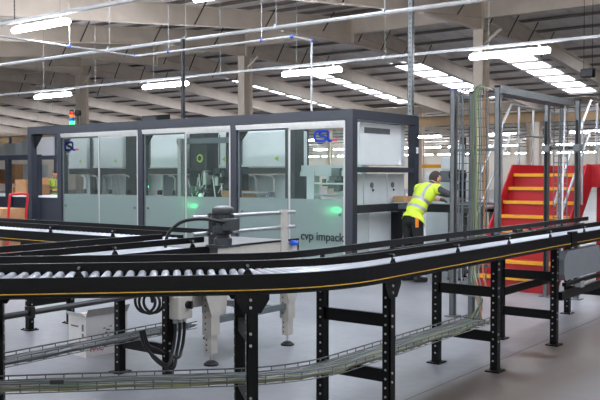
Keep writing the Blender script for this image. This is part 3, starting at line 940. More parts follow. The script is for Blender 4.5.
def csl_logo(parent, x0, x1, z0, z1, y):
    """three rounded blue strokes reading C S L, with a small red word after them"""
    def P(u, w): return (x0 + (x1 - x0) * u, y, z0 + (z1 - z0) * w)
    r = (z1 - z0) * .125
    def stroke(pts, name, mt_='logo_blue'):
        mm = MB(); pp = smooth_path([P(*q) for q in pts], 4)
        n = len(pp)
        for a, b in zip(pp[:-1], pp[1:]):
            t_ = (b - a).normalized(); s_ = Vector((-t_.z, 0, t_.x)) * r
            mm.hexa([a - s_ - t_ * r * .4, b - s_ + t_ * r * .4, b + s_ + t_ * r * .4, a + s_ - t_ * r * .4] + [v + Vector((0, -.004, 0)) for v in (a - s_ - t_ * r * .4, b - s_ + t_ * r * .4, b + s_ + t_ * r * .4, a + s_ - t_ * r * .4)])
        o = mm.build(name, mt_, parent); tag(o, kind='stuff') if False else None
        return o
    stroke([(.34, .97), (.16, .95), (.05, .75), (.03, .45), (.05, .22), (.14, .08), (.34, .05), (.56, .06), (.64, .18), (.64, .34), (.56, .46), (.42, .52), (.33, .60), (.31, .76), (.36, .90), (.48, .97), (.66, .97), (.76, .90), (.78, .72), (.77, .5), (.79, .2), (.84, .07), (.98, .05)], 'logo_stroke')
    MB().box((x1 + .01, y - .004, z0 + .0), (x1 + (x1 - x0) * .3, y, z0 + (z1 - z0) * .22)).build('logo_word', 'logo_red', parent)
    MB().box((x0 + (x1 - x0) * .2, y - .004, z0 - (z1 - z0) * .22), (x0 + (x1 - x0) * .5, y, z0 - (z1 - z0) * .12)).build('logo_line', 'ink_black', parent)
csl_logo(logo_door, -7.62, -7.29, 2.13, 2.29, MY0 + .008)
csl_logo(logo_door2, -13.72, -13.40, 2.10, 2.26, MY0 + .025)
text_mesh('cvp impack', .185, 'lettering', 'ink_black', Matrix.Translation((-7.475, MY0 + .006, .675)) @ Matrix.Rotation(PI / 2, 4, 'X'), logo_door, .003, 0, .98, .0015)

# inside: cabinets, gantry, tooling
for x0, x1 in ((-14.6, -13.97), (-13.79, -12.87), (-12.1, -11.1), (-10.3, -10.02), (-9.77, -8.75)):
    c = mpart('control_cabinet', MB().rbox((x0, 11.2, 1.76), (x1, 11.8, 2.38), .015), 'cabinet_white')
    MB().cyl((x1 - .2 if x1 - x0 > .5 else x1 - .14, 11.2, 1.90), (x1 - .2 if x1 - x0 > .5 else x1 - .14, 11.195, 1.90), .055, 3).build('warning_sticker', 'green_label', c)
    MB().box((x0 + .03, 11.19, 1.80), (x0 + .045, 11.2, 2.34)).build('door_gap', 'equip_grey', c)
mpart('back_panel', MB().box((-12.85, 11.5, 1.76), (-12.14, 11.54, 2.40)), 'equip_dark')
for x0, x1 in ((-13.96, -13.80), (-12.86, -12.5), (-11.09, -10.85), (-10.0, -9.8)):
    mpart('upright', MB().box((x0, 11.28, .3), (x1, 11.45, 2.42)), 'equip_dark')
mpart('top_duct', MB().box((-14.6, 11.3, 2.39), (-8.8, 11.5, 2.44)), 'equip_grey')
mpart('cable_duct', MB().box((-14.6, 11.24, 1.64), (-8.8, 11.5, 1.745)), 'equip_dark')
for x0, x1, mt_ in ((-14.6, -13.5, 'panel_pale'), (-13.45, -12.2, 'panel_pale'), (-12.15, -11.2, 'equip_grey'), (-11.15, -10.0, 'equip_dark'), (-9.95, -8.8, 'panel_pale')):
    mpart('lower_panel', MB().box((x0, 11.62, .3), (x1, 11.66, 1.62)), mt_)
mpart('work_table', MB().box((-14.6, 10.75, 1.12), (-8.0, 11.6, 1.17)).box((-14.6, 10.75, 1.06), (-8.0, 10.79, 1.12)), 'table_white')
for i, (x, w, h, mt_) in enumerate(((-13.6, .3, .06, 'cardboard'), (-12.95, .28, .05, 'cardboard'), (-11.55, .32, .06, 'cardboard'), (-9.9, .5, .18, 'cardboard_dark'))):
    mpart('carton_blank', MB().box((x, 10.85, 1.17), (x + w, 11.2, 1.17 + h)), mt_)
for x in (-14.1, -13.75, -13.3, -12.75, -12.4, -11.85, -11.5, -9.5, -9.1):
    mpart('guide_post', MB().tube([(x, 11.3, 1.17), (x, 11.3, 1.55), (x - .03, 11.27, 1.6), (x - .12, 11.25, 1.61)], .018, 6), 'alu')
    mpart('sensor_head', MB().rbox((x - .04, 11.2, 1.24), (x + .03, 11.28, 1.33), .01), 'rubber_black' if int(x * 100) % 2 else 'equip_grey')
# gantry tower with drive, cross arms and energy chain
tw = mpart('gantry_tower', MB().rbox((-10.80, 11.0, 1.7), (-10.42, 11.25, 2.45), .015), 'equip_dark')
MB().cyl((-10.56, 11.0, 1.92), (-10.56, 10.99, 1.92), .075, 16).build('round_sticker', 'green_label', tw)
MB().cyl((-10.56, 10.99, 1.92), (-10.56, 10.985, 1.92), .045, 16).build('round_sticker', 'equip_dark', tw)
mpart('cross_arm', MB().box((-11.1, 10.95, 2.18), (-9.85, 11.05, 2.28)), 'equip_grey')
mpart('cross_arm', MB().box((-11.05, 10.92, 1.17), (-10.97, 11.0, 2.28)), 'alu')
mpart('cross_arm', MB().box((-10.93, 10.92, 1.17), (-10.88, 11.0, 2.2)), 'equip_grey')
mpart('energy_chain', MB().tube(smooth_path([(-9.62, 10.98, 2.05), (-9.62, 10.98, 2.28), (-9.66, 10.98, 2.38), (-9.74, 10.98, 2.42), (-9.84, 10.98, 2.38), (-9.88, 10.98, 2.28), (-9.88, 10.98, 1.7)]), .03, 6), 'hose_black')
for i in range(16):
    x = -10.75 + random.random() * .95; z = 1.25 + random.random() * .4
    w = .05 + random.random() * .1; h = .05 + random.random() * .12
    mpart('tooling_block', MB().rbox((x, 10.84 + random.random() * .2, z), (x + w, 11.1 + random.random() * .1, z + h), .006), random.choice(['equip_dark', 'equip_dark', 'equip_grey', 'rubber_black', 'alu']))
for i in range(9):
    x = -10.7 + random.random() * .9
    mpart('tooling_rod', MB().tube([(x, 10.95, 1.2 + random.random() * .2), (x + random.uniform(-.25, .25), 10.95 + random.random() * .2, 1.55 + random.random() * .15)], .012, 6), random.choice(['alu', 'equip_dark', 'steel_tube']))
mpart('air_valve', MB().lathe([(.04, 0), (.05, .02), (.05, .1), (.02, .13)], (-10.4, 10.85, 1.17), 12), 'table_white')
# infeed rails in the right bay
mpart('infeed_rail', MB().tube([(-9.6, 10.85, 1.32), (-8.85, 10.85, 1.32)], .022, 8).tube([(-9.6, 10.85, 1.2), (-9.6, 10.85, 1.34)], .015, 6).tube([(-8.9, 10.85, 1.2), (-8.9, 10.85, 1.32)], .015, 6), 'steel_tube')
mpart('inner_frame', MB().box((-8.62, 11.0, .2), (-8.42, 11.25, 2.4)), 'equip_dark')
mpart('inner_frame', MB().box((-8.4, 11.15, 1.68), (-7.2, 11.35, 1.78)).box((-8.4, 11.12, 1.60), (-7.2, 11.15, 1.68)), 'panel_pale')
mpart('inner_frame', MB().box((-8.25, 11.1, .3), (-8.1, 11.25, 1.68)), 'panel_pale')
mpart('inner_frame', MB().box((-7.3, 11.1, .3), (-7.18, 11.25, 1.68)), 'panel_pale')
for i in range(14):
    x = -8.1 + random.random() * .8; z = 1.22 + random.random() * .4
    w = .05 + random.random() * .12; h = .04 + random.random() * .1
    mpart('feeder_block', MB().rbox((x, 11.0 + random.random() * .2, z), (x + w, 11.25 + random.random() * .15, z + h), .006), random.choice(['equip_dark', 'equip_grey', 'panel_pale', 'alu', 'equip_grey', 'green_label' if i == 3 else 'equip_grey', 'red_paint' if i == 5 else 'panel_pale']))
mpart('feeder_bar', MB().tube([(-8.0, 10.98, 1.30), (-7.25, 10.98, 1.30)], .02, 8), 'steel_tube')
mpart('feeder_bar', MB().tube([(-8.0, 10.98, 1.48), (-7.25, 10.98, 1.48)], .015, 8), 'alu')
# right end: cabinet, panels with round ports
ec = mpart('end_cabinet', MB().rbox((-7.14, 10.86, 1.77), (-7.06, 12.12, 2.43), .01), 'cabinet_white')
MB().box((-7.06, 10.99, 2.27), (-7.054, 11.75, 2.36)).build('vent_strip', 'equip_grey', ec)
mpart('end_glass', MB().box((-7.12, 12.13, 1.77), (-7.1, 12.3, 2.44)), 'panel_pale')
MB().lathe([(.05, 0), (.05, .03), (.03, .06), (.03, .1)], (-7.03, 12.0, 1.78), 12).build('lamp_unit', 'table_white', ec)
for y0, y1 in ((10.62, 11.02), (11.05, 11.72), (11.76, 12.28)):
    pn = mpart('end_panel', MB().box((-7.14, y0, 1.16), (-7.10, y1, 1.64)), 'panel_pale')
    if y0 < 11.5 and y0 > 11 or y0 > 11.7:
        MB().cyl((-7.10, (y0 + y1) / 2 - .12, 1.46), (-7.085, (y0 + y1) / 2 - .12, 1.46), .045, 12).build('round_port', 'equip_grey', pn)
        MB().cyl((-7.10, (y0 + y1) / 2 - .08, 1.38), (-7.088, (y0 + y1) / 2 - .08, 1.38), .02, 8).build('round_port', 'rubber_black', pn)
for y0, y1, mt_ in ((10.62, 11.2, 'panel_pale'), (11.24, 11.9, 'cabinet_white'), (11.94, 12.28, 'equip_dark')):
    mpart('lower_end_panel', MB().box((-7.16, y0, .3), (-7.12, y1, 1.02)), mt_)
mpart('side_rail', MB().box((MX1 - .08, MY0 + PW, 1.04), (MX1 - .02, 11.74, 1.165)), 'equip_dark')
mpart('small_switch', MB().box((-6.912, 12.35, 1.98), (-6.9, 12.41, 2.08)), 'table_white')
# green indicator lamps behind the frosted doors
for x, z in ((-10.33, 1.08), (-7.30, 1.09)):
    mpart('indicator_lamp', MB().ell((x, MY0 + .17, z), (.09, .03, .05), None, 10, 6), 'green_glow')
mpart('indicator_lamp', MB().ell((-11.75, 10.83, 1.40), (.02, .02, .02), None, 8, 6), 'green_glow')
# open bay on the left: worktop and dark panels below
mpart('open_bay_table', MB().box((-14.77, 10.6, 1.16), (-13.93, 12.3, 1.20)), 'table_white')
mpart('open_bay_panel', MB().box((-14.77, 10.62, .2), (-13.93, 10.66, 1.16)), 'machine_frame')
mpart('blue_hose', MB().tube(smooth_path([(-13.99, 10.55, 1.08), (-13.97, 10.53, .95), (-14.0, 10.53, .8), (-13.97, 10.55, .6)]), .014, 6), 'blue_plastic')

# things standing on the machine roof
bc = thing('signal_beacon', 'small stacked signal beacon in red, amber, blue and lit green', 'beacon', (-14.05, 10.9, MZ))
MB().cyl((-14.05, 10.9, MZ), (-14.05, 10.9, MZ + .05), .045, 12).build('beacon_base', 'rubber_black', bc)
for i, c in enumerate(('beacon_green', 'beacon_blue', 'beacon_amber', 'beacon_red')):
    z = MZ + .05 + i * .065
    MB().lathe([(.045, z), (.05, z + .006), (.05, z + .055), (.045, z + .063)], (-14.05, 10.9, 0), 14).build('lens', c, bc, smooth=True)
MB().lathe([(.046, MZ + .31), (.046, MZ + .335), (.02, MZ + .35)], (-14.05, 10.9, 0), 14).build('beacon_cap', 'rubber_black', bc)
hn = thing('siren_horn', 'black siren horn mounted beside the signal beacon', 'siren', (-13.92, 10.95, MZ))
MB().cyl((-13.92, 10.95, MZ), (-13.92, 10.95, MZ + .22), .012, 6).build('stem', 'rubber_black', hn)
MB().lathe([(.06, MZ + .22), (.07, MZ + .25), (.07, MZ + .31), (.05, MZ + .34)], (-13.92, 10.95, 0), 12).build('horn', 'rubber_black', hn, smooth=True)
mb_ = thing('roof_box', 'black slanted box standing on the machine roof', 'control box', (-12.0, 11.3, MZ))
MB().extr([(-12.2, 11.1, MZ), (-12.2, 11.1, MZ + .15), (-12.2, 11.45, MZ + .19), (-12.2, 11.45, MZ)], (.42, 0, 0)).build('box_body', 'rubber_black', mb_)
MB().hexa([(-12.17, 11.095, MZ + .02), (-11.81, 11.095, MZ + .02), (-11.81, 11.1, MZ + .02), (-12.17, 11.1, MZ + .02), (-12.17, 11.095, MZ + .13), (-11.81, 11.095, MZ + .13), (-11.81, 11.1, MZ + .13), (-12.17, 11.1, MZ + .13)]).build('front_face', 'equip_dark', mb_)

# outfeed belt from the machine's right end
of = thing('belt_conveyor', 'dark sided outfeed belt the worker leans over', 'conveyor', (-6.2, 12.0, 0))
MB().box((-7.0, 11.75, 1.04), (-5.42, 11.79, 1.165)).build('side_plate', 'equip_dark', of)
MB().box((-7.0, 12.26, 1.04), (-5.42, 12.30, 1.165)).build('side_plate', 'equip_dark', of)
MB().box((-7.0, 11.79, 1.12), (-5.42, 12.26, 1.18)).build('belt', 'panel_pale', of)
MB().cyl((-5.42, 11.79, 1.14), (-5.42, 12.26, 1.14), .04, 12).build('end_drum', 'alu', of, smooth=True)
for x in (-6.78, -5.98, -5.82, -5.5):
    for y in (11.8, 12.24):
        o = MB().rbox((x - .04, y - .04, .03), (x + .04, y + .04, 1.04), .008).build('leg', 'galv', of)
        MB().lathe([(.06, 0), (.06, .012), (.02, .03)], (x, y, 0), 10).build('foot', 'rubber_black', o)
MB().rbox((-6.85, 11.66, 1.08), (-6.62, 11.75, 1.15), .01).build('belt_motor', 'equip_grey', of)
cb = thing('cardboard_carton', 'small brown carton on the belt at the machine mouth', 'box', (-6.96, 11.98, 1.18))
MB().box((-7.06, 11.86, 1.18), (-6.86, 12.15, 1.27)).build('carton_body', 'cardboard', cb)
MB().box((-7.061, 11.99, 1.2701), (-6.859, 12.02, 1.272)).build('tape', 'tape_brown', cb)

# ------------------------------------------------------------------ red access stairs
st = thing('access_stairs', 'red steel stairs with yellow step edges and metal handrails', 'stairs', (-4.7, 11.1, 0))
SX0, SX1, SY, NS, RI, GO = -5.28, -4.12, 11.1, 8, 0.205, 0.2
for k in range(1, NS + 1):
    y = SY + (k - 1) * GO; z = k * RI
    yy = y + GO + .02 if k < NS else 14.2
    tr = MB().box((SX0 + .02, y, z - .03), (SX1 - .02, yy, z)).build('tread', 'stair_red', st)
    MB().box((SX0 + .02, y - .012, z - .045), (SX1 - .02, y, z + .004)).box((SX0 + .02, y, z), (SX1 - .02, y + .04, z + .004)).build('step_edge', 'nosing_yellow', tr)
    MB().box((SX0 + .02, y + .02, z - RI), (SX1 - .02, y + .028, z - .03)).build('riser', 'stair_red', st)
ZT = NS * RI; YT = SY + (NS - 1) * GO
for x in (SX0, SX1):
    MB().extr([(x - .01, SY - .08, 0), (x - .01, SY + .16, 0), (x - .01, YT + .25, ZT - .14), (x - .01, 14.2, ZT - .14), (x - .01, 14.2, ZT + .14), (x - .01, YT - .02, ZT + .14), (x - .01, SY - .08, .2)], (.02, 0, 0)).build('stringer', 'stair_red', st)
MB().box((SX1 + .01, YT + .12, ZT - .2), (-2.3, YT + .16, ZT + .14)).build('landing_fascia', 'stair_red', st)
MB().box((SX1 + .01, YT + .16, ZT - .05), (-2.3, 14.2, ZT)).build('landing_deck', 'stair_red', st)
MB().box((SX0 + .03, 14.16, ZT), (SX1 - .03, 14.2, ZT + .14)).build('toe_board', 'stair_red', st)
for x, y in ((SX0 + .05, 13.9), (SX1 - .05, 13.9), (SX1 + .1, 12.8), (-2.4, 12.8), (-2.4, 14.1)):
    MB().box((x - .04, y - .04, 0), (x + .04, y + .04, ZT - .05)).build('landing_leg', 'stair_red', st)
for x in (SX0 - .03, SX1 + .04):
    for off, y_end in ((1.06, 14.2), (.60, 14.2)):
        a = (x, SY - .05, .2 + off - .05)
        MB().tube(smooth_path([a, (x, SY + .4, .2 + off + (.45) * (ZT / (YT - SY)) - .05), (x, YT - .1, ZT + off - .08), (x, YT + .02, ZT + off), (x, YT + .2, ZT + off + .01), (x, y_end, ZT + off + .01)], 4), .018, 8).build('handrail', 'steel_tube', st, smooth=True)
    for y, zb_ in ((SY + .1, .2), (YT - .35, ZT - .35), (YT + .3, ZT), (13.4, ZT), (14.15, ZT)):
        zt_ = zb_ + 1.06 + (.0 if y > YT else .06)
        MB().tube([(x, y, max(zb_ - .1, .03)), (x, y, zt_)], .019, 8).build('handrail_post', 'steel_tube', st, smooth=True)
MB().tube([(SX0, 14.18, ZT + .6), (SX1, 14.18, ZT + .6)], .02, 8).build('end_rail', 'steel_tube', st)
MB().tube([(SX0, 14.18, ZT + 1.06), (SX1, 14.18, ZT + 1.06)], .02, 8).build('end_rail', 'steel_tube', st)

# ------------------------------------------------------------------ cable gantry
cg = thing('cable_gantry', 'galvanised cable gantry with wire baskets and upright posts beside the stairs', 'cable gantry', (-4.0, 9.8, 0))
def gpost(x, y, ztop_, dark=False):
    mm = MB(); w = .03
    mm.box((x - w, y - w, .012), (x + w, y - w + .006, ztop_)).box((x - w, y - w, .012), (x - w + .006, y + w, ztop_)).box((x + w - .006, y - w, .012), (x + w, y + w, ztop_)).box((x - w + .006, y + w - .02, .012), (x + w - .006, y + w - .014, ztop_))
    o = mm.build('post', 'galv', cg)
    MB().box((x - .07, y - .07, 0), (x + .07, y + .07, .012)).build('foot_plate', 'galv', o)
    MB().box((x - w - .003, y - w - .003, ztop_), (x + w + .003, y + w + .003, ztop_ + .025)).build('end_cap', 'cable_blue' if x < -4.3 else 'rubber_black', o)
    if dark:
        MB().box((x - .018, y - w - .004, .2), (x + .018, y - w, ztop_ - .25)).build('slot_cover', 'rubber_black', o)
        MB().rbox((x - .05, y - .05, 1.92), (x + .05, y + .05, 2.02), .01).build('clamp_block', 'galv', o)
gpost(-4.40, 8.73, 2.58); gpost(-3.86, 8.73, 2.58); gpost(-4.19, 8.78, 2.54)
gpost(-4.13, 10.9, 2.58, True); gpost(-3.72, 10.9, 2.58, True)
MB().box((-4.1, 10.88, 1.95), (-3.75, 10.92, 1.99)).build('cross_tie', 'equip_dark', cg)
for z in (2.50, 1.9, 1.3, .6):
    MB().box((-4.37, 8.74, z - .015), (-3.89, 8.77, z + .015)).build('cross_tie', 'galv', cg)
# overhead basket tray
for x in (-4.02, -3.82):
    MB().box((x - .008, 8.7, 2.52), (x + .008, 11.0, 2.60)).build('tray_side', 'galv', cg)
wm = MB()
for i in range(24):
    y = 8.74 + i * .098
    wm.tube([(-4.02, y, 2.525), (-3.82, y, 2.525)], .005, 4)
for x in (-3.97, -3.92, -3.87):
    wm.tube([(x, 8.7, 2.52), (x, 11, 2.52)], .005, 4)
for i in range(26):                                    # riser ladder at the far posts
    z = 2.5 - i * .09
    wm.tube([(-4.02, 10.86, z), (-3.84, 10.86, z)], .006, 4)
for x in (-4.02, -3.93, -3.84):
    wm.tube([(x, 10.86, .3), (x, 10.86, 2.55)], .007, 4)
for i in range(20):                                    # riser ladder at the near posts
    z = 2.45 - i * .1
    wm.tube([(-4.34, 8.70, z), (-3.98, 8.70, z)], .005, 4)
for x in (-4.34, -4.28, -3.98):
    wm.tube([(x, 8.70, .35), (x, 8.70, 2.55)], .007, 4)
tag(wm.build('wire_mesh', 'galv', cg), kind='stuff')
for i in range(5):
    x = -3.98 + i * .03
    MB().tube(smooth_path([(x, 8.75, 2.55 + .02 * (i % 2)), (x + .01, 9.4, 2.56), (x - .01, 10.1, 2.555), (x, 10.8, 2.56)], 4), .011, 6).build('cable', ('cable_black', 'cable_grey', 'equip_grey', 'cable_black', 'cable_grey')[i], cg)
cols = ['cable_green', 'cable_grey', 'cable_yellow', 'cable_green', 'equip_grey', 'equip_grey', 'equip_grey', 'cable_brown']
xs = [-4.125, -4.105, -4.085, -4.065, -4.04, -4.25, -4.30, -3.985]
for i, (c, x) in enumerate(zip(cols, xs)):
    j = random.uniform(-.02, .02)
    ex, ey = -3.15 + (i - 5) * .02, 6.72
    q = [(x + .08, 8.68, 2.62 - .01 * i), (x, 8.66, 2.52), (x + j, 8.665, 2.0), (x, 8.665, 1.4), (x + j, 8.66, .8), (x + .03, 8.58, .5 + .02 * (i % 3)), (x + .25, 8.2, .36 + .03 * (i % 3)), (-3.55 + j, 7.6, .37 + .01 * i), (-3.3 + j, 7.1, .39 + .03 * (i % 4)), (ex, ey, .37)]
    MB().tube(smooth_path(q, 5), .0085, 6).build('cable', c, cg, smooth=True)
for i in range(3):
    MB().tube(smooth_path([(-3.93 + .03 * i, 10.8, 2.56), (-3.93 + .03 * i, 10.84, 2.45), (-3.95 + .03 * i, 10.84, 1.5), (-3.93 + .02 * i, 10.84, .5)], 4), .01, 6).build('cable', ('cable_grey', 'equip_grey', 'table_white')[i], cg)

# ------------------------------------------------------------------ labeller and cabinet beyond the belt
lb = thing('label_printer', 'grey and black label printer head on a black post behind the worker', 'printer', (-6.35, 12.95, 0))
MB().box((-6.40, 12.9, .02), (-6.32, 13.0, 2.25)).build('post', 'rubber_black', lb)
MB().box((-6.55, 12.75, 0), (-6.15, 13.15, .02)).build('base_plate', 'rubber_black', lb)
MB().rbox((-6.62, 12.66, 1.70), (-6.24, 12.89, 1.92), .02).build('printer_body', 'panel_pale', lb)
MB().rbox((-6.66, 12.68, 1.50), (-6.42, 12.89, 1.69), .02).build('printer_body', 'equip_grey', lb)
MB().cyl((-6.36, 12.66, 1.62), (-6.36, 12.89, 1.62), .11, 16).build('label_roll', 'rubber_black', lb, smooth=True)
MB().rbox((-6.44, 12.7, 1.36), (-6.26, 12.89, 1.47), .01).build('applicator', 'rubber_black', lb)
MB().cyl((-6.30, 12.75, 1.92), (-6.30, 12.75, 2.12), .07, 12).build('reel_cover', 'panel_pale', lb, smooth=True)
cbn = thing('grey_cabinet', 'pale grey cabinet standing behind the outfeed belt', 'cabinet', (-6.9, 13.5, 0))
MB().rbox((-7.25, 13.3, .1), (-6.62, 13.75, 1.66), .015).build('cabinet_body', 'panel_pale', cbn)
MB().box((-7.2, 13.285, .2), (-6.67, 13.3, 1.6)).build('door', 'panel_pale', cbn)
MB().box((-6.74, 13.27, .9), (-6.71, 13.285, 1.05)).build('handle', 'equip_dark', cbn)
MB().box((-7.2, 13.35, 0), (-6.67, 13.7, .1)).build('plinth', 'equip_dark', cbn)

# ------------------------------------------------------------------ background at left: bench, boxes, racks, cart
pb = thing('packing_bench', 'distant dark framed packing bench with long white worktop', 'workbench', (-21.0, 15.1, 0))
for x in (-26.0, -23.9, -21.85, -20.4):
    for y in (14.65, 15.55):
        MB().box((x - .08, y - .06, 0), (x + .08, y + .06, 2.08)).build('post', 'machine_frame', pb)
for y in (14.65, 15.55):
    MB().box((-26.08, y - .06, 2.08), (-20.32, y + .06, 2.2)).build('top_beam', 'machine_frame', pb)
MB().box((-26.0, 14.72, .98), (-17.6, 15.48, 1.04)).build('worktop', 'table_white', pb)
MB().box((-26.0, 14.74, .1), (-17.6, 14.78, .98)).build('front_panel', 'machine_frame', pb)
for x in (-18.0, -19.2):
    for y in (14.85, 15.4):
        MB().box((x - .04, y - .04, 0), (x + .04, y + .04, .98)).build('leg', 'machine_frame', pb)
def carton(name, label, c, size, rz=0, m_='cardboard', group=None):
    t = thing(name, label, 'box', c, rz, group)
    x, y, z = size
    MB().box((-x / 2, -y / 2, 0), (x / 2, y / 2, z)).build('carton_body', m_, t, True)
    MB().box((-x / 2 - .001, -.025, z), (x / 2 + .001, .025, z + .002)).build('tape', 'tape_brown', t, True)
    return t
carton('cardboard_box', 'large brown cardboard box on the far bench', (-21.62, 15.1, 1.04), (.42, .5, .45), .2)
carton('cardboard_box', 'low wide cardboard box beside the large one on the far bench', (-22.13, 15.1, 1.04), (.36, .4, .22), -.1)
carton('cardboard_box', 'lower brown box of the pair near the far worker', (-20.95, 15.1, 1.04), (.36, .4, .3), .1, 'cardboard_dark')
carton('cardboard_box', 'upper brown box of the pair near the far worker', (-20.95, 15.1, 1.342), (.32, .36, .2), -.1)
rk_n = 0
def rack(x0, x1, y, levels, label, nb, seed, big=1.0):
    rnd = random.Random(seed)
    t = thing('storage_rack', label, 'rack', (x0, y, 0))
    for x in (x0, (x0 + x1) / 2, x1):
        for yy in (y, y + .9):
            MB().box((x - .05, yy - .04, 0), (x + .05, yy + .04, levels[-1] + .9)).build('upright', 'rack_blue', t)
    for z in levels:
        MB().box((x0, y - .05, z - .1), (x1, y - .01, z)).build('beam', 'rack_orange', t)
        MB().box((x0, y + .91, z - .1), (x1, y + .95, z)).build('beam', 'rack_orange', t)
        MB().box((x0, y - .01, z - .03), (x1, y + .91, z)).build('shelf_board', 'panel_pale', t)
    return t
words = ['red', 'white', 'brown', 'pale', 'dark brown']
wm_ = ['box_red', 'box_white', 'cardboard', 'panel_pale', 'cardboard_dark']
places = ['left end', 'left part', 'middle', 'right part', 'right end']
rk = [(-36.5, -30.0, 21.5, (.25, 1.35, 2.4), 'blue and orange storage rack far behind the packing bench', 'the rack behind the bench', 3)]
for (x0, x1, y, lv, lab, where, seed) in rk:
    rack(x0, x1, y, lv, lab, 5, seed)
    rnd = random.Random(seed)
    for li, z in enumerate(lv):
        for i in range(5):
            x = x0 + (x1 - x0) * (i + .5) / 5 + (.12 if i < 2 else -.12 if i > 2 else .35)
            w = rnd.uniform(.6, .95); h = rnd.uniform(.5, .8); q = rnd.randrange(5)
            carton('stored_carton', '%s carton on the %s shelf of %s, %s' % (words[q], ('bottom', 'middle', 'top')[li], where, places[i]), (x, y + .45, z), (w, .7, h), 0, wm_[q], 'cartons on the storage racks')

hb = thing('stand_in_yellow_bar', 'distant stand-in yellow bar on two added posts beyond the worker', 'barrier', (-18.9, 35.6, 0))  # invented stand-in for a yellow strip taken for a far rack beam
MB().box((-19.6, 35.55, 1.95), (-17.9, 35.65, 2.12)).build('bar', 'nosing_yellow', hb)
for x in (-19.55, -17.95):
    MB().box((x - .05, 35.55, 0), (x + .05, 35.65, 1.95)).build('post', 'wall_cream', hb)  # added posts under the stand-in bar
uc = thing('pump_cabinet', 'dark cabinet with yellow strip under the red landing', 'cabinet', (-3.2, 13.4, 0))
MB().rbox((-3.9, 13.1, .05), (-2.6, 13.8, 1.25), .02).build('cabinet_body', 'equip_dark', uc)
MB().box((-3.88, 13.09, .8), (-2.62, 13.1, .95)).build('strip', 'nosing_yellow', uc)
MB().box((-3.85, 13.15, 0), (-2.65, 13.75, .05)).build('plinth', 'rubber_black', uc)
ct = thing('hand_cart', 'red tubular hand cart in front of the machine at far left', 'cart', (-13.3, 8.9, 0))
MB().box((-13.95, 8.6, .18), (-13.05, 9.2, .22)).build('platform', 'equip_dark', ct)
MB().tube(smooth_path([(-13.05, 8.72, .2), (-13.02, 8.72, .9), (-12.97, 8.72, 1.22), (-12.96, 8.76, 1.28), (-12.96, 9.04, 1.28), (-12.97, 9.08, 1.22), (-13.02, 9.08, .9), (-13.05, 9.08, .2)], 5), .022, 8).build('handle_frame', 'red_paint', ct, smooth=True)
MB().tube([(-13.02, 8.72, .8), (-13.02, 9.08, .8)], .016, 8).build('cross_tube', 'red_paint', ct)
for x in (-13.85, -13.15):
    for y in (8.65, 9.15):
        MB().cyl((x, y - .02, .08), (x, y + .02, .08), .08, 12).box((x - .03, y - .03, .08), (x + .03, y + .03, .18)).build('caster', 'rubber_black', ct)
carton('cardboard_box', 'lower brown box on the red hand cart', (-13.5, 8.9, .22), (.75, .5, .42), 0, 'cardboard_dark')
carton('cardboard_box', 'upper brown box on the red hand cart', (-13.5, 8.9, .642), (.72, .48, .38), .03)
# hanging aisle sign panel behind the open bay
sg = thing('hanging_sign', 'plain white panel hanging behind the left end of the machine', 'sign', (-26.0, 19.0, 2.7))
MB().box((-26.6, 18.98, 2.2), (-25.5, 19.02, 3.0)).build('sign_panel', 'table_white', sg)
for x in (-26.5, -25.6):
    MB().tube([(x, 19, 3.0), (x, 19, zroof(19) - .01)], .008, 4).build('hanger_wire', 'zinc', sg)

# ------------------------------------------------------------------ people
def capsule(mb, a, b, ra, rb, n=12):
    a, b = Vector(a), Vector(b)
    mb.tube([a, b], ra, n, r2=rb)
    mb.ell(a, (ra, ra, ra), None, n, 8); mb.ell(b, (rb, rb, rb), None, n, 8)
def seg_dist(p, a, b, ra, rb):
    ab = b - a; t = max(0, min(1, (p - a).dot(ab) / max(ab.length_squared, 1e-9)))
    return (p - a - ab * t).length - (ra + (rb - ra) * t)

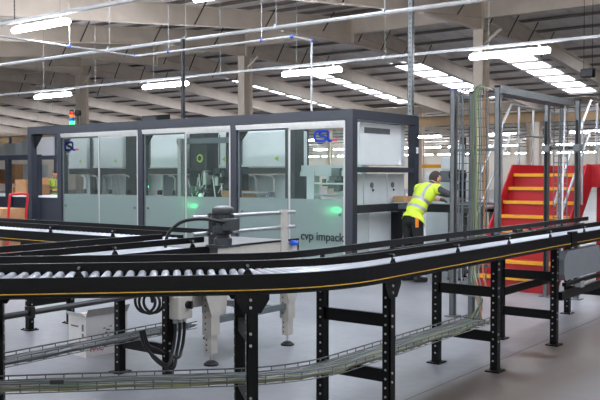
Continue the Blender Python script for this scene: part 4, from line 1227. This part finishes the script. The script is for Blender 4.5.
def person(label, loc, rz, J, vest_band=True, sc=1.0):
    t = thing('person', label, 'person', loc, rz)
    mb = MB(); prim = []
    def cap(a, b, ra, rb, tg):
        capsule(mb, a, b, ra, rb); prim.append((Vector(a), Vector(b), ra, rb, tg))
    def eln(c, r, tg, rot=None):
        mb.ell(c, r, rot, 16, 10); m_ = min(r); prim.append((Vector(c), Vector(c) + Vector((0, 0, 1e-4)), sum(r) / 3, sum(r) / 3, tg))
    pel, wst, chs, nck, hd = [Vector(J[k]) for k in ('pelvis', 'waist', 'chest', 'neck', 'head')]
    up = (nck - pel).normalized(); tilt = math.atan2(-up.y, up.z)
    R3 = Matrix.Rotation(tilt, 3, 'X')
    eln(pel, (.165, .125, .13), 'trouser', R3); eln(wst, (.16, .115, .16), 'torso', R3); eln(chs, (.185, .125, .2), 'torso', R3)
    cap(pel, wst, .12, .12, 'torso'); cap(wst, chs, .12, .125, 'torso'); cap(chs, nck, .12, .07, 'torso')
    for s in (-1, 1):
        sh = Vector(J['shoulder'][s]); el = Vector(J['elbow'][s]); wr = Vector(J['wrist'][s]); hdv = Vector(J['hand'][s])
        cap(chs + (nck - chs) * .55, sh, .09, .075, 'torso')
        mid = sh.lerp(el, .75)
        cap(sh, mid, .068, .056, 'sleeve'); cap(mid, el, .045, .042, 'skin'); cap(el, wr, .043, .028, 'skin')
        dr = (hdv - wr).normalized()
        sd = dr.cross(Vector((0, 0, 1))).normalized(); nd = sd.cross(dr)
        palm = wr + dr * .05
        cap(wr, wr + dr * .085, .027, .03, 'glove'); cap(wr + dr * .03 + sd * .02, wr + dr * .085 + sd * .026, .018, .018, 'glove'); cap(wr + dr * .03 - sd * .02, wr + dr * .085 - sd * .026, .018, .018, 'glove')
        for i, ln in enumerate((.07, .08, .075, .06)):
            o = sd * (.03 - i * .02)
            k0 = wr + dr * .09 + o; k1 = k0 + dr * ln * .55 - nd * .008; k2 = k1 + dr * ln * .4 - nd * .03
            cap(k0, k1, .0095, .009, 'glove'); cap(k1, k2, .009, .008, 'glove')
        th0 = wr + dr * .03 + sd * .03 * s * -1; th1 = th0 + dr * .04 + sd * .035 * s * -1 - nd * .01; th2 = th1 + dr * .035 - nd * .015
        cap(th0, th1, .012, .011, 'glove'); cap(th1, th2, .011, .009, 'glove')
        hp = Vector(J['hip'][s]); kn = Vector(J['knee'][s]); an = Vector(J['ankle'][s]); to = Vector(J['toe'][s])
        cap(pel, hp, .11, .1, 'trouser'); cap(hp, kn, .098, .068, 'trouser'); cap(kn, an, .066, .05, 'trouser')
        cap(an + Vector((0, -.03, -.03)), to, .042, .038, 'shoe')
    cap(nck, hd + Vector((0, -.02, -.05)), .055, .055, 'skin')
    hf = Vector(J['look']).normalized()
    rx = Matrix.Rotation(math.asin(max(-1, min(1, hf.z))), 3, 'X')
    def H(v): return hd + rx @ Vector(v)
    eln(H((0, 0, .02)), (.086, .104, .118), 'head', rx); eln(H((0, .03, -.05)), (.056, .07, .065), 'skin', rx)
    cap(H((0, .095, .0)), H((0, .112, -.03)), .012, .016, 'skin')
    for s in (-1, 1):
        eln(H((s * .088, -.005, -.01)), (.012, .022, .034), 'skin', rx)
        eln(H((s * .032, .088, .012)), (.013, .01, .009), 'eye', rx)
    cap(H((-.022, .092, -.062)), H((.022, .092, -.062)), .008, .008, 'lip')
    me = mb.mesh('body', ['skin', 'shirt_grey', 'trouser_black', 'hair_dark', 'shoe_black', 'glove_grey'])
    tmp = bpy.data.objects.new('tmp_body', me); COL.objects.link(tmp)
    rm_ = tmp.modifiers.new('r', 'REMESH'); rm_.mode = 'VOXEL'; rm_.voxel_size = .0085
    sm = tmp.modifiers.new('s', 'SMOOTH'); sm.factor = .5; sm.iterations = 4
    dg = bpy.context.evaluated_depsgraph_get()
    bme = bpy.data.meshes.new_from_object(tmp.evaluated_get(dg))
    bpy.data.objects.remove(tmp)
    bme.name = 'body'
    bme.materials.clear()
    for n_ in ('skin', 'shirt_grey', 'trouser_black', 'hair_dark', 'shoe_black', 'glove_grey'): bme.materials.append(MATS[n_])
    torso_faces = []
    waistline = pel + up * .02
    hdi = rx.inverted()
    midx = {'skin': 0, 'torso': 1, 'sleeve': 1, 'trouser': 2, 'shoe': 4, 'glove': 5, 'eye': 3, 'lip': 0}
    for f in bme.polygons:
        c = f.center
        best = min(prim, key=lambda q: seg_dist(c, q[0], q[1], q[2], q[3]))
        tg = best[4]
        if (c - hd).length < .17 and tg in ('head', 'skin', 'eye', 'lip'):
            l = hdi @ (c - hd)
            hair = (l.z > .065 + .25 * max(l.y, 0) * 0 and l.y < .07) or (l.y < -.01 and l.z > -.045 and abs(l.x) < .092 and not (abs(l.x) > .084 and l.z < .03))
            i = 3 if hair else (3 if tg == 'eye' else 0)
        else:
            if tg in ('torso', 'trouser') and (c - waistline).dot(up) > 0 and (c - pel).length < .9: 
                torso_faces.append(f.index) if tg == 'torso' or (c - waistline).dot(up) > 0 else None
            i = midx.get(tg, 1)
            if tg == 'torso' and (c - pel).dot(up) < .06: i = 2
        f.material_index = i
        f.use_smooth = True
    body = bpy.data.objects.new('body', bme); COL.objects.link(body); body.parent = t
    # hi-vis vest: shell over the torso, cut at the bands
    bm = bmesh.new(); bm.from_mesh(bme); bm.faces.ensure_lookup_table()
    keep = set(torso_faces)
    hem = pel - up * .03
    def ok(f):
        c = f.calc_center_median()
        if (c - hem).dot(up) < 0: return False
        if abs(c.x) > .235: return False
        if (c - nck).length < .085: return False
        tg = min(prim, key=lambda q: seg_dist(c, q[0], q[1], q[2], q[3]))[4]
        return tg == 'torso' or (tg == 'trouser') or (tg == 'sleeve' and abs(c.x) < .2)
    bmesh.ops.delete(bm, geom=[f for f in bm.faces if not ok(f)], context='FACES')
    bm.normal_update()
    for v in bm.verts:
        v.co += v.normal * .016
    for z0 in (.13, .18, .27, .32):
        bmesh.ops.bisect_plane(bm, geom=bm.verts[:] + bm.edges[:] + bm.faces[:], plane_co=pel + up * z0, plane_no=up)
    for x0 in (-.125, -.08, .08, .125):
        bmesh.ops.bisect_plane(bm, geom=bm.verts[:] + bm.edges[:] + bm.faces[:], plane_co=(x0, 0, 0), plane_no=(1, 0, 0))
    for f in bm.faces:
        c = f.calc_center_median(); h = (c - pel).dot(up)
        band = (.13 < h < .18) or (.27 < h < .32) or (h > .32 and .08 < abs(c.x) < .125)
        f.material_index = 1 if band else 0
        f.smooth = True
    vm = bpy.data.meshes.new('vest'); vm.materials.append(MATS['hivis']); vm.materials.append(MATS['reflective'])
    bm.to_mesh(vm); bm.free()
    vo = bpy.data.objects.new('hi_vis_vest', vm); COL.objects.link(vo); vo.parent = t
    so = vo.modifiers.new('s', 'SOLIDIFY'); so.thickness = .006; so.offset = -1
    return t, pel, up

J1 = dict(pelvis=(0, 0, .96), waist=(0, .09, 1.12), chest=(0, .25, 1.32), neck=(0, .39, 1.46), head=(0, .47, 1.555), look=(0.0, .9, -.35),
          shoulder={1: (.18, .34, 1.40), -1: (-.18, .32, 1.40)}, elbow={1: (.25, .56, 1.31), -1: (-.25, .52, 1.24)}, wrist={1: (.23, .76, 1.25), -1: (-.16, .73, 1.24)},
          hand={1: (.20, .91, 1.22), -1: (-.12, .88, 1.21)}, hip={1: (.095, 0, .92), -1: (-.095, 0, .92)}, knee={1: (.11, .04, .5), -1: (-.12, .03, .5)},
          ankle={1: (.12, -.02, .085), -1: (-.13, -.03, .085)}, toe={1: (.13, .15, .04), -1: (-.14, .14, .04)})
w1, pel, up = person('worker in yellow hi-vis vest and black trousers leaning over the belt', (-6.30, 11.16, 0), math.radians(-16), J1)
MB().rbox((.155, -.10, .84), (.185, -.05, .98), .005).build('tool_pouch', 'orange_plastic', w1, True)
J2 = dict(pelvis=(0, 0, .96), waist=(0, .01, 1.12), chest=(0, .02, 1.34), neck=(0, .02, 1.5), head=(0, .04, 1.62), look=(0.0, .95, -.3),
          shoulder={1: (.19, .02, 1.43), -1: (-.19, .02, 1.43)}, elbow={1: (.25, .08, 1.16), -1: (-.25, .08, 1.16)}, wrist={1: (.14, .30, 1.14), -1: (-.14, .30, 1.14)},
          hand={1: (.08, .42, 1.16), -1: (-.08, .42, 1.16)}, hip={1: (.095, 0, .92), -1: (-.095, 0, .92)}, knee={1: (.1, .03, .5), -1: (-.1, .03, .5)},
          ankle={1: (.1, -.02, .085), -1: (-.1, -.02, .085)}, toe={1: (.12, .15, .04), -1: (-.12, .15, .04)})
w2, pel, up = person('far worker in yellow vest seen through the open left bay', (-21.47, 16.05, 0), math.radians(190), J2)
px_, py_ = -21.40, 15.57
pk = thing('parcel', 'small red and yellow parcel held by the far worker', 'parcel', (px_, py_, 1.08))
MB().rbox((px_ - .13, py_ - .045, 1.10), (px_ + .13, py_ + .045, 1.28), .01).build('parcel_body', 'red_paint', pk)
MB().box((px_ - .135, py_ - .05, 1.16), (px_ + .135, py_ + .05, 1.21)).build('parcel_band', 'nosing_yellow', pk)
